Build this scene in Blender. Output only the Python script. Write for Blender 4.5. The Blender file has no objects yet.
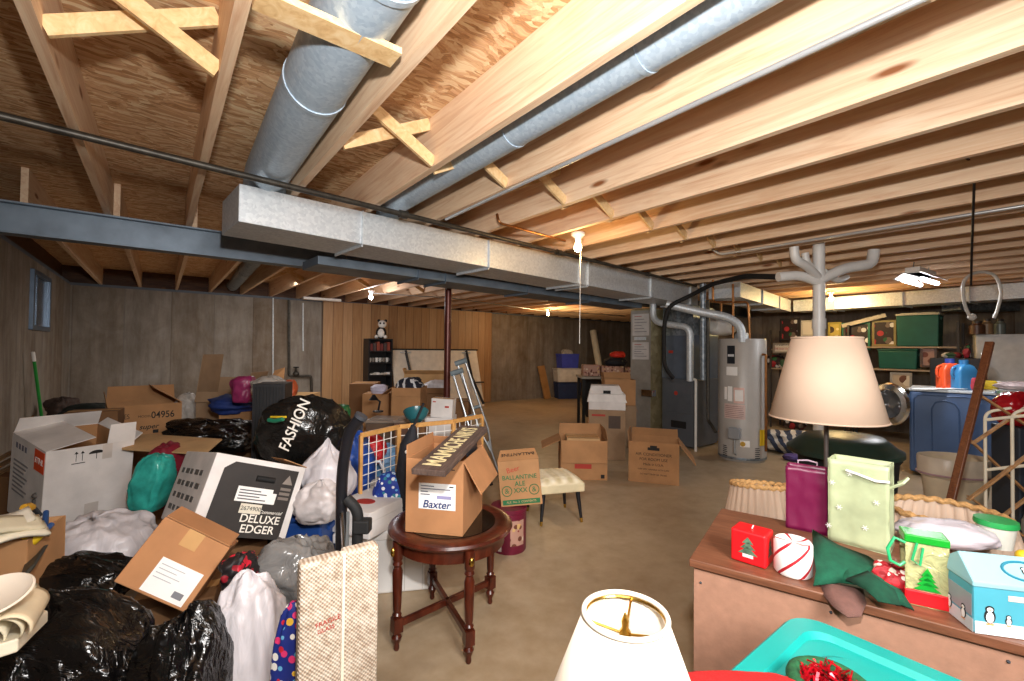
import bpy, bmesh, math, random
from mathutils import Vector, Matrix, noise, Euler
R = math.radians
random.seed(7)
SC = bpy.context.scene
COL = SC.collection

# ------------------------------------------------------------------ camera
F = 450.0; CX, CYY = 512.0, 340.5; H = 1.4
MW = Matrix(((0.7875950225728942, -0.019740788916538583, -0.6158769208789652),
             (-0.616100350703921, -0.007876282892521716, -0.7876282892521717),
             (0.010697582947003572, 0.9997741071965955, -0.01836562817717764)))
cd = bpy.data.cameras.new('camera'); cd.sensor_width = 36; cd.lens = 36 * F / 1024; cd.clip_start = .05; cd.clip_end = 60
cam = bpy.data.objects.new('camera', cd); COL.objects.link(cam)
cam.matrix_world = Matrix.Translation((0, 0, H)) @ MW.to_4x4()
SC.camera = cam
YAW = -38.0                                   # yaw that turns local +x to the camera's right

def ray(u, v): return MW @ Vector((u - CX, -(v - CYY), -F))
def P(u, v, d):                                # point seen at pixel (u,v) at optical depth d
    return Vector((0, 0, H)) + ray(u, v) * (d / F)
def Z(u, v, z):
    r = ray(u, v); return Vector((0, 0, H)) + r * ((z - H) / r.z)
def PX(u, v, x):
    r = ray(u, v); return Vector((0, 0, H)) + r * (x / r.x)
def PY(u, v, y):
    r = ray(u, v); return Vector((0, 0, H)) + r * (y / r.y)

# ------------------------------------------------------------------ materials
def s2l(c):
    def g(x): return x / 12.92 if x <= .04045 else ((x + .055) / 1.055) ** 2.4
    if isinstance(c, str):
        c = c.lstrip('#'); c = [int(c[i:i + 2], 16) / 255 for i in (0, 2, 4)]
    return tuple(g(x) for x in c) + (1,)
class NT:
    def __init__(s, name):
        s.m = bpy.data.materials.new(name); s.m.use_nodes = True
        s.t = s.m.node_tree; s.b = s.t.nodes['Principled BSDF']
    def n(s, typ, **kw):
        x = s.t.nodes.new(typ)
        for k, v in kw.items(): setattr(x, k, v)
        return x
    def l(s, a, b): s.t.links.new(a, b)
    def math(s, op, a, b=None, c=None):
        x = s.n('ShaderNodeMath', operation=op)
        for i, q in enumerate((a, b, c)):
            if q is None: continue
            if isinstance(q, (int, float)): x.inputs[i].default_value = q
            else: s.l(q, x.inputs[i])
        return x.outputs[0]
    def coords(s, kind='Object', scale=(1, 1, 1), rot=(0, 0, 0)):
        tc = s.n('ShaderNodeTexCoord'); mp = s.n('ShaderNodeMapping')
        mp.inputs['Scale'].default_value = scale; mp.inputs['Rotation'].default_value = rot
        s.l(tc.outputs[kind], mp.inputs[0]); return mp.outputs[0]
    def noise(s, vec, scale, detail=4, rough=.55, dist=0):
        x = s.n('ShaderNodeTexNoise'); x.inputs['Scale'].default_value = scale; x.inputs['Detail'].default_value = detail
        x.inputs['Roughness'].default_value = rough; x.inputs['Distortion'].default_value = dist
        if vec is not None: s.l(vec, x.inputs['Vector'])
        return x.outputs['Fac']
    def ramp(s, fac, stops):
        x = s.n('ShaderNodeValToRGB'); e = x.color_ramp.elements
        while len(e) < len(stops): e.new(.5)
        for i, (p, c) in enumerate(stops):
            e[i].position = p; e[i].color = s2l(c) if not (isinstance(c, tuple) and len(c) == 4) else c
        s.l(fac, x.inputs[0]); return x.outputs[0]
    def mix(s, fac, a, b, blend='MIX'):
        x = s.n('ShaderNodeMix', data_type='RGBA', blend_type=blend)
        for i, q in ((0, fac), (6, a), (7, b)):
            if isinstance(q, (int, float)): x.inputs[i].default_value = q
            elif isinstance(q, tuple): x.inputs[i].default_value = q
            else: s.l(q, x.inputs[i])
        return x.outputs[2]
    def bump(s, h, strength, dist=.01):
        x = s.n('ShaderNodeBump'); x.inputs['Strength'].default_value = strength; x.inputs['Distance'].default_value = dist
        s.l(h, x.inputs['Height']); s.l(x.outputs[0], s.b.inputs['Normal'])
    def set(s, col=None, rough=.5, metal=0, spec=None, trans=0, alpha=1, ior=None):
        if col is not None:
            if isinstance(col, (tuple, str, list)): s.b.inputs['Base Color'].default_value = s2l(col)
            else: s.l(col, s.b.inputs['Base Color'])
        s.b.inputs['Roughness'].default_value = rough; s.b.inputs['Metallic'].default_value = metal
        if spec is not None: s.b.inputs['Specular IOR Level'].default_value = spec
        s.b.inputs['Transmission Weight'].default_value = trans; s.b.inputs['Alpha'].default_value = alpha
        return s.m
_M = {}
def M(col, rough=.5, metal=0, var=.08, nscale=8, bump=0, bscale=60, name=None, **kw):
    """plain procedural material: colour with soft noise variation and optional bump"""
    key = (col, rough, metal, var, nscale, bump, bscale, tuple(sorted(kw.items())))
    if key in _M: return _M[key]
    t = NT(name or 'surface_' + col.strip('#'))
    base = s2l(col); vec = t.coords()
    f = t.noise(vec, nscale)
    lo = tuple(max(0, x * (1 - var * 1.6)) for x in base[:3]) + (1,); hi = tuple(min(1, x * (1 + var * 1.2)) for x in base[:3]) + (1,)
    t.set(t.ramp(f, [(.3, lo), (.7, hi)]), rough, metal, **kw)
    if bump: t.bump(t.noise(vec, bscale, 3), bump, .004)
    _M[key] = t.m; return t.m

def m_cardboard(col, name):
    t = NT(name); v = t.coords(); b = s2l(col)
    f = t.noise(v, 5, 5); w = t.noise(t.coords(scale=(1, 1, 60)), 3, 2)
    c = t.ramp(f, [(.25, tuple(x * .78 for x in b[:3]) + (1,)), (.75, tuple(min(1, x * 1.12) for x in b[:3]) + (1,))])
    t.set(c, .8, 0, spec=.25); t.bump(w, .03, .001); return t.m
CB = m_cardboard('#b4865c', 'cardboard_tan'); CBO = m_cardboard('#b9845a', 'cardboard_orange'); CBG = m_cardboard('#a08468', 'cardboard_grey')
CBD = m_cardboard('#7d5a3c', 'cardboard_dark'); CBW = m_cardboard('#e4dfdc', 'cardboard_white'); CBL = m_cardboard('#d0a878', 'cardboard_light')

def m_osb():
    t = NT('oriented_strand_board'); v = t.coords('Object', (1, 1, 1))
    vo = t.n('ShaderNodeTexVoronoi', feature='F1'); vo.inputs['Scale'].default_value = 1
    n = t.n('ShaderNodeTexNoise'); n.inputs['Scale'].default_value = 5; t.l(v, n.inputs['Vector'])
    mv = t.n('ShaderNodeVectorMath', operation='MULTIPLY_ADD'); t.l(n.outputs['Color'], mv.inputs[0]); mv.inputs[1].default_value = (.35, .12, 0); t.l(v, mv.inputs[2])
    mp = t.n('ShaderNodeMapping'); mp.inputs['Scale'].default_value = (20, 62, 20); mp.inputs['Rotation'].default_value = (0, 0, R(-20)); t.l(mv.outputs[0], mp.inputs[0]); t.l(mp.outputs[0], vo.inputs['Vector'])
    sep = t.n('ShaderNodeSeparateColor'); t.l(vo.outputs['Color'], sep.inputs[0])
    c = t.ramp(sep.outputs[0], [(0, '#b58a60'), (.3, '#cda47c'), (.65, '#dfbe98'), (1, '#ecd6b8')])
    g = t.noise(mp.outputs[0], 2.5, 4)
    c = t.mix(.3, c, t.ramp(g, [(.35, '#5c3618'), (.65, '#f0d4a4')]), 'OVERLAY')
    t.set(c, .75); t.bump(sep.outputs[1], .15, .004); return t.m
OSB = m_osb()

def m_lumber(name, dark, mid, lite, sc=(14, .8, 14), rough=.6, knots=True):
    t = NT(name); v = t.coords('Object', sc)
    oi = t.n('ShaderNodeObjectInfo')
    off = t.n('ShaderNodeVectorMath', operation='ADD'); t.l(v, off.inputs[0])
    cm = t.n('ShaderNodeCombineXYZ'); q = t.math('MULTIPLY', oi.outputs['Random'], 37.0)
    for i in range(3): t.l(q, cm.inputs[i])
    t.l(cm.outputs[0], off.inputs[1])
    f = t.noise(off.outputs[0], 2.2, 6, .6, 1.2)
    c = t.ramp(f, [(.25, dark), (.5, mid), (.78, lite)])
    tint = t.ramp(oi.outputs['Random'], [(0, (.80, .74, .68, 1)), (1, (1, 1, 1, 1))])
    c = t.mix(.7, c, tint, 'MULTIPLY')
    if knots:
        vo = t.n('ShaderNodeTexVoronoi'); vo.inputs['Scale'].default_value = 1.0
        mp = t.coords('Object', (2.2, 1.3, 5.0)); ad = t.n('ShaderNodeVectorMath', operation='ADD'); t.l(mp, ad.inputs[0]); t.l(cm.outputs[0], ad.inputs[1]); t.l(ad.outputs[0], vo.inputs['Vector'])
        k = t.ramp(vo.outputs['Distance'], [(.05, (1, 1, 1, 1)), (.11, (0, 0, 0, 1))])
        c = t.mix(k, c, s2l('#8a5530'))
    t.set(c, rough); t.bump(f, .08, .003); return t.m
JW = m_lumber('joist_lumber', '#d2a684', '#e8c8a6', '#f4dec2')
BW = m_lumber('brace_lumber', '#c9a06c', '#e2c08c', '#f0d8ae', (10, 10, 10), .6, False)
DKW = m_lumber('brown_wood', '#4a2a1a', '#6d4028', '#8a5838', (3, 30, 30), .35, False)
MAH = m_lumber('mahogany', '#2c0f08', '#4c1d10', '#6a2f1b', (6, 6, 2), .28, False)
RACKW = m_lumber('rack_wood', '#96683e', '#b98a5a', '#d0a878', (8, 8, 8), .5, False)
PLANKW = m_lumber('weathered_plank', '#3a2c26', '#54423a', '#6e5a50', (4, 30, 10), .75, False)

def m_wallconcrete():
    t = NT('formed_concrete'); v = t.coords('Object', (1, 1, 1))
    a = t.noise(t.coords('Object', (4, 4, .55)), 2.2, 6, .65, .3)
    b = t.noise(v, 2.6, 7, .72, .5)
    c = t.ramp(a, [(.3, '#665a4a'), (.5, '#8a7d6c'), (.72, '#ada18f')])
    c = t.mix(.62, c, t.ramp(b, [(.3, '#5d4a38'), (.52, '#857c72'), (.75, '#9d9a97')]))
    sx = t.n('ShaderNodeSeparateXYZ'); t.l(v, sx.inputs[0])
    s = t.math('ADD', sx.outputs[0], sx.outputs[1])
    fr = t.math('FRACT', t.math('MULTIPLY', s, 1 / .61))
    seam = t.math('LESS_THAN', fr, .022)
    c = t.mix(t.math('MULTIPLY', seam, .45), c, s2l('#3e372f'))
    bands = t.n('ShaderNodeTexWhiteNoise', noise_dimensions='1D'); t.l(t.math('FLOOR', t.math('MULTIPLY', s, 1 / .61)), bands.inputs['W'])
    c = t.mix(.3, c, t.ramp(bands.outputs[0], [(0, '#6a5440'), (.5, '#8f8880'), (1, '#a9a6a2')]), 'MIX')
    drk = t.ramp(t.noise(t.coords('Object', (3, 3, .5)), 1.2, 5, .7), [(.42, (0, 0, 0, 1)), (.66, (1, 1, 1, 1))])
    c = t.mix(t.math('MULTIPLY', drk, .45), c, s2l('#4b3a2a'))
    t.set(c, .9, spec=.2); t.bump(a, .15, .01); return t.m
CONC = m_wallconcrete()

def m_floor():
    t = NT('concrete_floor'); v = t.coords('Object')
    a = t.noise(v, .8, 6, .6, .4); b = t.noise(v, 7, 5, .65)
    c = t.ramp(a, [(.3, '#9c8465'), (.5, '#b69e7d'), (.72, '#c8b292')])
    c = t.mix(.3, c, t.ramp(b, [(.3, '#77664f'), (.7, '#bcae9c')]))
    st = t.ramp(t.noise(v, 1.7, 3, .5), [(.62, (0, 0, 0, 1)), (.7, (1, 1, 1, 1))])
    c = t.mix(t.math('MULTIPLY', st, .25), c, s2l('#6f5c44'))
    t.set(c, .5, spec=.4); t.b.inputs['Roughness'].default_value = .42; t.bump(b, .05, .005); return t.m
FLOOR = m_floor()

def m_panelling():
    t = NT('wood_panelling'); v = t.coords('Object')
    sx = t.n('ShaderNodeSeparateXYZ'); t.l(v, sx.inputs[0])
    q = t.math('MULTIPLY', sx.outputs[0], 1 / .2)
    fl = t.math('FLOOR', q); fr = t.math('FRACT', q)
    wn = t.n('ShaderNodeTexWhiteNoise', noise_dimensions='1D'); t.l(fl, wn.inputs['W'])
    g = t.noise(t.coords('Object', (18, 18, .9)), 2, 6, .6, .8)
    c = t.ramp(g, [(.25, '#8c623e'), (.5, '#ab8058'), (.75, '#c09a70')])
    c = t.mix(.4, c, t.ramp(wn.outputs[0], [(0, '#86603c'), (.5, '#b08658'), (1, '#c8a47a')]))
    c = t.mix(t.math('MULTIPLY', t.math('LESS_THAN', fr, .05), .75), c, s2l('#3a2010'))
    t.set(c, .5); return t.m
PANEL = m_panelling()

def m_galv(name, lo, hi, rough=.38, sc=45, metal=.85):
    t = NT(name); v = t.coords('Object')
    vo = t.n('ShaderNodeTexVoronoi'); vo.inputs['Scale'].default_value = sc; t.l(v, vo.inputs['Vector'])
    sep = t.n('ShaderNodeSeparateColor'); t.l(vo.outputs['Color'], sep.inputs[0])
    n = t.noise(v, 3, 4)
    f = t.math('ADD', t.math('MULTIPLY', sep.outputs[0], .6), t.math('MULTIPLY', n, .4))
    t.set(t.ramp(f, [(.2, lo), (.8, hi)]), rough, metal)
    t.bump(n, .1, .01); return t.m
GALV = m_galv('galvanised_steel', '#c6cdd3', '#dbe1e5', .48, 60, .45); GALVB = m_galv('galvanised_round', '#a9bccd', '#c0d0dd', .42, 70, .3)
GALVD = m_galv('dull_tin', '#6d7780', '#98a2aa', .45, 30, .7)
STEEL = M('#75828f', .5, .5, .16, 5, .1, 30)
BLACKIRON = M('#4a4640', .45, .6, .25, 20); CHROME = M('#d8d8d6', .15, 1, .02); BRASS = M('#c9a24c', .25, 1, .1)
COPPER = M('#9c6a40', .35, .9, .15); ALU = M('#a8adb0', .35, .8, .05)
PVC = M('#dcdad6', .35, 0, .05); WHITE = M('#e9e6e1', .5, 0, .04); CREAM = M('#ece2cb', .7, 0, .05)
BLACK = M('#15151a', .45, 0, .2); BLACKM = M('#111112', .75, 0, .2); DGREY = M('#3a3c42', .45, .2, .1); GREY = M('#8b8d90', .5, 0, .06)
RED = M('#c01822', .5, 0, .1); NAVY = M('#24345c', .45, 0, .08); BLUE = M('#2a4fae', .5, 0, .12, bump=.3, bscale=25); YEL = M('#e8c227', .5, 0, .08)
TEAL = M('#149f98', .38, 0, .03); GREENB = M('#0f6a50', .45, 0, .08); GREEN = M('#1d8a34', .45, 0, .08); MAROON = M('#6c1530', .4, 0, .1)
PAPER = M('#f3f1ee', .7, 0, .03); INK = M('#1a1816', .7, 0, .05); INKB = M('#16306e', .6, 0, .05); INKG = M('#1e6a3c', .6, 0, .05); INKR = M('#b23324', .6, 0, .05)
INKW = M('#efe9df', .6, 0, .05); TAPE = M('#c69a66', .25, 0, .04); SIGNCR = M('#e4d3a0', .7, 0, .15, 40)
SHADE = M('#c4aa94', .75, 0, .02); SHADEW = M('#ddd2c2', .7, 0, .02)

def m_bag(name, col, rough=.2, bs=.5, sc=9, trans=0, alpha=1, stretch=(1, 1, 1)):
    t = NT(name); v = t.coords('Object', stretch)
    n = t.n('ShaderNodeTexNoise'); n.inputs['Scale'].default_value = sc; n.inputs['Detail'].default_value = 3; n.inputs['Distortion'].default_value = .8
    try: n.noise_type = 'RIDGED_MULTIFRACTAL'
    except Exception: pass
    t.l(v, n.inputs['Vector'])
    f2 = t.noise(v, sc * 1.6, 3, .5, 1.2)
    h = t.math('ADD', t.math('MULTIPLY', n.outputs['Fac'], .5), f2)
    b = s2l(col)
    t.set(t.ramp(f2, [(.3, tuple(x * .8 for x in b[:3]) + (1,)), (.7, tuple(min(1, x * 1.1) for x in b[:3]) + (1,))]), rough, 0, trans=trans, alpha=alpha)
    t.bump(h, bs, .02); return t.m
BAGK = m_bag('black_bag_plastic', '#0d0c0c', .2, .8, 4, stretch=(1.2, 4.5, 2.6)); BAGW = m_bag('white_bag_plastic', '#d2cdd1', .4, .35, 4, stretch=(2.4, 2.4, .6)); BAGG = m_bag('grey_clear_plastic', '#8a8886', .14, .9, 5, trans=.2, stretch=(1, 2, 1.6))
BAGC = m_bag('clear_plastic', '#cfc9c2', .2, .6, 9, trans=.35); CLOTHK = m_bag('dark_cloth', '#1a1a22', .8, .5, 10); CLOTHB = m_bag('blue_tarp', '#1c4aa0', .5, .5, 7); CLOTHG = m_bag('garment_bag', '#141312', .25, .6, 9)
WOVENBLUE = m_bag('striped_cloth', '#6d7282', .8, .4, 8)

def m_glow(col, e):
    t = NT('glowing_bulb'); t.set('#ffffff', .3); t.b.inputs['Emission Color'].default_value = s2l(col); t.b.inputs['Emission Strength'].default_value = e; return t.m

def m_checker(name, c1, c2, c3, sc=70):
    """woven fabric: small crossing ribs with coloured flecks"""
    t = NT(name); v = t.coords('Object'); sx = t.n('ShaderNodeSeparateXYZ'); t.l(v, sx.inputs[0])
    a = t.math('SINE', t.math('MULTIPLY', sx.outputs[0], sc * 6.28)); b = t.math('SINE', t.math('MULTIPLY', sx.outputs[2], sc * 6.28))
    w = t.math('MULTIPLY', a, b); n = t.noise(v, sc * .5, 3)
    c = t.ramp(t.math('ADD', t.math('MULTIPLY', w, .22), n), [(.28, c2), (.5, c1), (.74, c3)])
    t.set(c, .85); t.bump(w, .5, .004); return t.m
WOVEN = m_checker('woven_beige', '#cbb9a5', '#a48d78', '#dfd2c2', 85)
def m_stripes(name, c1, c2, freq, duty=.35, rot=.6):
    t = NT(name); v = t.coords(rot=(.3, .5, rot)); sx = t.n('ShaderNodeSeparateXYZ'); t.l(v, sx.inputs[0])
    w = t.math('ADD', t.math('MULTIPLY', sx.outputs[0], freq), t.noise(v, 4, 2)); k = t.math('LESS_THAN', t.math('FRACT', w), duty)
    t.set(t.mix(k, s2l(c1), s2l(c2)), .85); return t.m

def m_spots(name, base, cols, sc=14, thr=.32):
    """fabric print: scattered round motifs"""
    t = NT(name); v = t.coords('Object'); vo = t.n('ShaderNodeTexVoronoi'); vo.inputs['Scale'].default_value = sc; t.l(v, vo.inputs['Vector'])
    sep = t.n('ShaderNodeSeparateColor'); t.l(vo.outputs['Color'], sep.inputs[0])
    n = len(cols); rc = t.ramp(sep.outputs[0], [(i / n, c) for i, c in enumerate(cols)])
    rc.node.color_ramp.interpolation = 'CONSTANT'
    k = t.math('LESS_THAN', vo.outputs['Distance'], thr)
    t.set(t.mix(k, s2l(base), rc), .6); return t.m
SNOWMAN = m_spots('snowman_print', '#1d2f86', ['#f2efe8', '#e83a78', '#f2efe8', '#f0c040', '#d2263a', '#6db6e0'], 42, .46)
SNOWBLUE = m_spots('snowflake_print', '#1b3b9c', ['#dfe9f4', '#5fa7e0', '#f0f3fa', '#2f8a9a'], 34, .38)
FLORAL = m_spots('floral_print', '#b58a78', ['#d8c0a8', '#8a3a34', '#c9a46a', '#6a3a2a'], 22, .4)
TINSEL = m_spots('tinsel', '#b01024', ['#e02038', '#f0d0d4', '#8a0a18', '#f04858'], 50, .6)
MIXED = m_spots('mixed_goods', '#2a2220', ['#7c2a28', '#c8bca8', '#3a5a3c', '#b08a50', '#34425c', '#e0d8cc'], 9, .6)
WRAPPED = m_spots('wrapped_goods', '#2a1a18', ['#d8d4d0', '#1d5a34', '#a62a30', '#6c5a50', '#f0eeea', '#3a2a24'], 11, .5)
QUILT = m_checker('quilted_vinyl', '#e8dcbc', '#cdbd94', '#f4ecd6', 9)

# ------------------------------------------------------------------ mesh builder
class MB:
    def __init__(s): s.v = []; s.f = []; s.k = []
    def add(s, vs, fs, k=0, X=None):
        b = len(s.v)
        s.v += [tuple(X @ Vector(p)) if X is not None else tuple(p) for p in vs]
        s.f += [tuple(b + i for i in q) for q in fs]; s.k += [k] * len(fs); return s
    def box(s, x0, y0, z0, x1, y1, z1, k=0, X=None):
        v = [(x0, y0, z0), (x1, y0, z0), (x1, y1, z0), (x0, y1, z0), (x0, y0, z1), (x1, y0, z1), (x1, y1, z1), (x0, y1, z1)]
        return s.add(v, [(0, 3, 2, 1), (4, 5, 6, 7), (0, 1, 5, 4), (1, 2, 6, 5), (2, 3, 7, 6), (3, 0, 4, 7)], k, X)
    def bar(s, a, b, w, h, k=0, up=(0, 0, 1)):
        a, b = Vector(a), Vector(b); d = (b - a).normalized(); u = Vector(up)
        if abs(d.dot(u)) > .99: u = Vector((1, 0, 0))
        r = d.cross(u).normalized(); u = r.cross(d)
        v = [p + r * i * w / 2 + u * j * h / 2 for p in (a, b) for i, j in ((-1, -1), (1, -1), (1, 1), (-1, 1))]
        return s.add(v, [(0, 1, 2, 3), (7, 6, 5, 4), (0, 4, 5, 1), (1, 5, 6, 2), (2, 6, 7, 3), (3, 7, 4, 0)], k)
    def tube(s, pts, r, n=10, k=0, closed=False, cap=True):
        pts = [Vector(p) for p in pts]; m = len(pts); rs = r if isinstance(r, (list, tuple)) else [r] * m
        ref = None; vs = []
        for i, p in enumerate(pts):
            if closed: d = pts[(i + 1) % m] - pts[i - 1]
            else: d = (pts[min(i + 1, m - 1)] - pts[max(i - 1, 0)])
            d.normalize()
            if ref is None:
                ref = Vector((0, 0, 1)) if abs(d.z) < .9 else Vector((1, 0, 0))
            a = d.cross(ref)
            if a.length < 1e-4: a = d.orthogonal()
            a.normalize(); b = a.cross(d).normalized(); ref = b
            vs += [p + (a * math.cos(t) + b * math.sin(t)) * rs[i] for t in [2 * math.pi * j / n for j in range(n)]]
        fs = []
        for i in range(m if closed else m - 1):
            for j in range(n):
                q = (j + 1) % n; i2 = (i + 1) % m
                fs.append((i * n + j, i2 * n + j, i2 * n + q, i * n + q))
        if cap and not closed: fs += [tuple(range(n)), tuple((m - 1) * n + j for j in reversed(range(n)))]
        return s.add(vs, fs, k)
    def lathe(s, prof, n=28, k=0, X=None, cap=True, wave=None):
        vs = []
        for (r, z) in prof:
            for j in range(n):
                t = 2 * math.pi * j / n; q = r * (1 + (wave(t, z) if wave else 0)); vs.append((q * math.cos(t), q * math.sin(t), z))
        m = len(prof); fs = [(i * n + j, i * n + (j + 1) % n, (i + 1) * n + (j + 1) % n, (i + 1) * n + j) for i in range(m - 1) for j in range(n)]
        if cap:
            if prof[0][0] > 1e-5: fs.append(tuple(reversed(range(n))))
            if prof[-1][0] > 1e-5: fs.append(tuple((m - 1) * n + j for j in range(n)))
        return s.add(vs, fs, k, X)
    def prism(s, poly, z0, z1, k=0, X=None):
        n = len(poly); v = [(x, y, z0) for x, y in poly] + [(x, y, z1) for x, y in poly]
        return s.add(v, [tuple(reversed(range(n))), tuple(range(n, 2 * n))] + [(i, (i + 1) % n, n + (i + 1) % n, n + i) for i in range(n)], k, X)
    def grid(s, fn, nu, nv, k=0, X=None, cu=False):
        vs = [fn(i / nu, j / nv) for j in range(nv + 1) for i in range(nu + 1)]
        return s.add(vs, [(j * (nu + 1) + i, j * (nu + 1) + i + 1, (j + 1) * (nu + 1) + i + 1, (j + 1) * (nu + 1) + i) for j in range(nv) for i in range(nu)], k, X)
    def ball(s, c, r, n=16, k=0):
        c = Vector(c); r = r if isinstance(r, (tuple, list)) else (r, r, r)
        X = Matrix.Translation(c) @ Matrix.Diagonal((*r, 1))
        return s.lathe([(max(1e-6, math.sin(math.pi * i / (n // 2))), -math.cos(math.pi * i / (n // 2))) for i in range(n // 2 + 1)], n, k, X, cap=False)
    def sheet(s, pts, t, k=0):
        """thin quad slab through four 3-D corners"""
        p = [Vector(q) for q in pts]; n = (p[1] - p[0]).cross(p[3] - p[0]).normalized() * t
        v = p + [q + n for q in p]
        return s.add(v, [(3, 2, 1, 0), (4, 5, 6, 7), (0, 1, 5, 4), (1, 2, 6, 5), (2, 3, 7, 6), (3, 0, 4, 7)], k)
    def build(s, name, mats, parent=None, smooth=40, bevel=0, loc=None, rot=None):
        me = bpy.data.meshes.new(name); me.from_pydata(s.v, [], s.f)
        mats = mats if isinstance(mats, (list, tuple)) else [mats]
        for m in mats: me.materials.append(m)
        if len(mats) > 1: me.polygons.foreach_set('material_index', s.k)
        bm = bmesh.new(); bm.from_mesh(me); bmesh.ops.recalc_face_normals(bm, faces=bm.faces); bm.to_mesh(me); bm.free()
        if smooth:
            me.polygons.foreach_set('use_smooth', [True] * len(me.polygons)); me.set_sharp_from_angle(angle=R(smooth))
        o = bpy.data.objects.new(name, me); COL.objects.link(o)
        if parent is not None: o.parent = parent
        if loc is not None: o.location = loc
        if rot is not None: o.rotation_euler = rot
        if bevel:
            b = o.modifiers.new('bevel', 'BEVEL'); b.width = bevel; b.segments = 2; b.limit_method = 'ANGLE'; b.angle_limit = R(50)
        return o

def tag(o, label, cat, group=None, kind=None):
    if label: o['label'] = label
    if cat: o['category'] = cat
    if group: o['group'] = group
    if kind: o['kind'] = kind
    return o
def thing(name, label, cat, loc=(0, 0, 0), rot=(0, 0, 0), group=None):
    o = bpy.data.objects.new(name, None); COL.objects.link(o); o.location = loc
    o.rotation_euler = rot if not isinstance(rot, (int, float)) else (0, 0, R(rot)); o.empty_display_size = .1
    return tag(o, label, cat, group)
def rot3(yaw, rx=0, ry=0):
    return (Matrix.Rotation(R(yaw), 3, 'Z') @ Matrix.Rotation(R(rx), 3, 'X') @ Matrix.Rotation(R(ry), 3, 'Y')).to_euler()
def struct(o): o['kind'] = 'structure'; return o
def clone(o, loc, rot=None, label=None, parent=None):
    c = o.copy(); COL.objects.link(c)
    if parent is not None: c.parent = parent
    else:
        c.location = loc
        if rot is not None: c.rotation_euler = rot
        if label: c['label'] = label
    for ch in list(o.children): clone(ch, None, parent=c)
    return c

# face frames: matrix mapping (u, v, n) of a face to the local space of a w x d x h box (base centre origin)
def face(fc, w, d, h):
    if fc == 'front': return Matrix(((1, 0, 0, 0), (0, 0, -1, -d / 2), (0, 1, 0, 0), (0, 0, 0, 1)))
    if fc == 'left': return Matrix(((0, 0, -1, -w / 2), (-1, 0, 0, 0), (0, 1, 0, 0), (0, 0, 0, 1)))
    if fc == 'right': return Matrix(((0, 0, 1, w / 2), (1, 0, 0, 0), (0, 1, 0, 0), (0, 0, 0, 1)))
    if fc == 'top': return Matrix(((1, 0, 0, 0), (0, 1, 0, 0), (0, 0, 1, h), (0, 0, 0, 1)))
def patch(parent, X, u0, v0, u1, v1, m, name='label_sticker', t=.0015):
    return MB().box(u0, v0, 0, u1, v1, t, 0, X).build(name, m, parent, 0)
def text(parent, X, s, u, v, size, m, name='lettering', align='CENTER', shear=0, bold=0, off=.0018, rot=0, sx=1, spacing=1):
    c = bpy.data.curves.new('lettering', 'FONT'); c.body = s; c.size = size; c.align_x = align; c.align_y = 'CENTER'; c.shear = shear; c.offset = size * .012 if bold else 0; c.extrude = .0004; c.space_character = spacing
    o = bpy.data.objects.new('tmp', c); COL.objects.link(o)
    dg = bpy.context.evaluated_depsgraph_get(); me = bpy.data.meshes.new_from_object(o.evaluated_get(dg)); bpy.data.objects.remove(o)
    me.transform(X @ Matrix.Translation((u, v, off)) @ Matrix.Rotation(R(rot), 4, 'Z') @ Matrix.Diagonal((sx, 1, 1, 1)))
    me.materials.clear(); me.materials.append(m)
    q = bpy.data.objects.new(name, me); COL.objects.link(q); q.parent = parent; return q

FL = {'front': ((0, -1), (1, 0)), 'back': ((0, 1), (1, 0)), 'left': ((-1, 0), (0, 1)), 'right': ((1, 0), (0, 1))}
def carton(label, loc, yaw, w, d, h, m=None, flaps=None, cat='box', rx=0, ry=0, group=None, name='cardboard_box', closed=False, tape=True, t=.006, inner=None, lens=None, rot=None):
    """corrugated carton: open box with thin walls and hinged flaps, or a closed one with tape"""
    m = m or CB
    o = thing(name, label, cat, loc, rot or rot3(yaw, rx, ry), group); b = MB(); x, y = w / 2, d / 2
    if closed:
        b.box(-x, -y, 0, x, y, h); bo = b.build('box_body', m, o, 0, .004)
        if tape: patch(o, face('top', w, d, h), -x - .001, -.028, x + .001, .028, TAPE, 'tape_strip')
    else:
        b.box(-x, -y, 0, x, y, t); b.box(-x, -y, t, x, -y + t, h); b.box(-x, y - t, t, x, y, h); b.box(-x, -y + t, t, -x + t, y - t, h); b.box(x - t, -y + t, t, x, y - t, h)
        if inner:
            e = t + .001; b.add([(-x + e, -y + e, e), (x - e, -y + e, e), (x - e, y - e, e), (-x + e, y - e, e), (-x + e, -y + e, h - .004), (x - e, -y + e, h - .004), (x - e, y - e, h - .004), (-x + e, y - e, h - .004)], [(0, 1, 2, 3), (0, 4, 5, 1), (1, 5, 6, 2), (2, 6, 7, 3), (3, 7, 4, 0)], 1)
        b.build('box_body', [m, inner or m], o, 0, .0015)
        for k, a in (flaps or {}).items():
            (nx, ny), (tx, ty) = FL[k]; half = (x if tx else y) - .004; L = (lens or {}).get(k, (d if tx else w) / 2)
            hp = Vector((nx * x, ny * y, h)); inw = Vector((-nx, -ny, 0)); dr = inw * math.cos(R(a)) + Vector((0, 0, math.sin(R(a)))); tv = Vector((tx, ty, 0))
            off = Vector((nx, ny, 0)) * .001
            p = [hp + off - tv * half, hp + off + tv * half, hp + off + tv * half * .97 + dr * L, hp + off - tv * half * .97 + dr * L]
            MB().sheet(p, t * .8).build('flap', m, o, 0)
    return o

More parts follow.
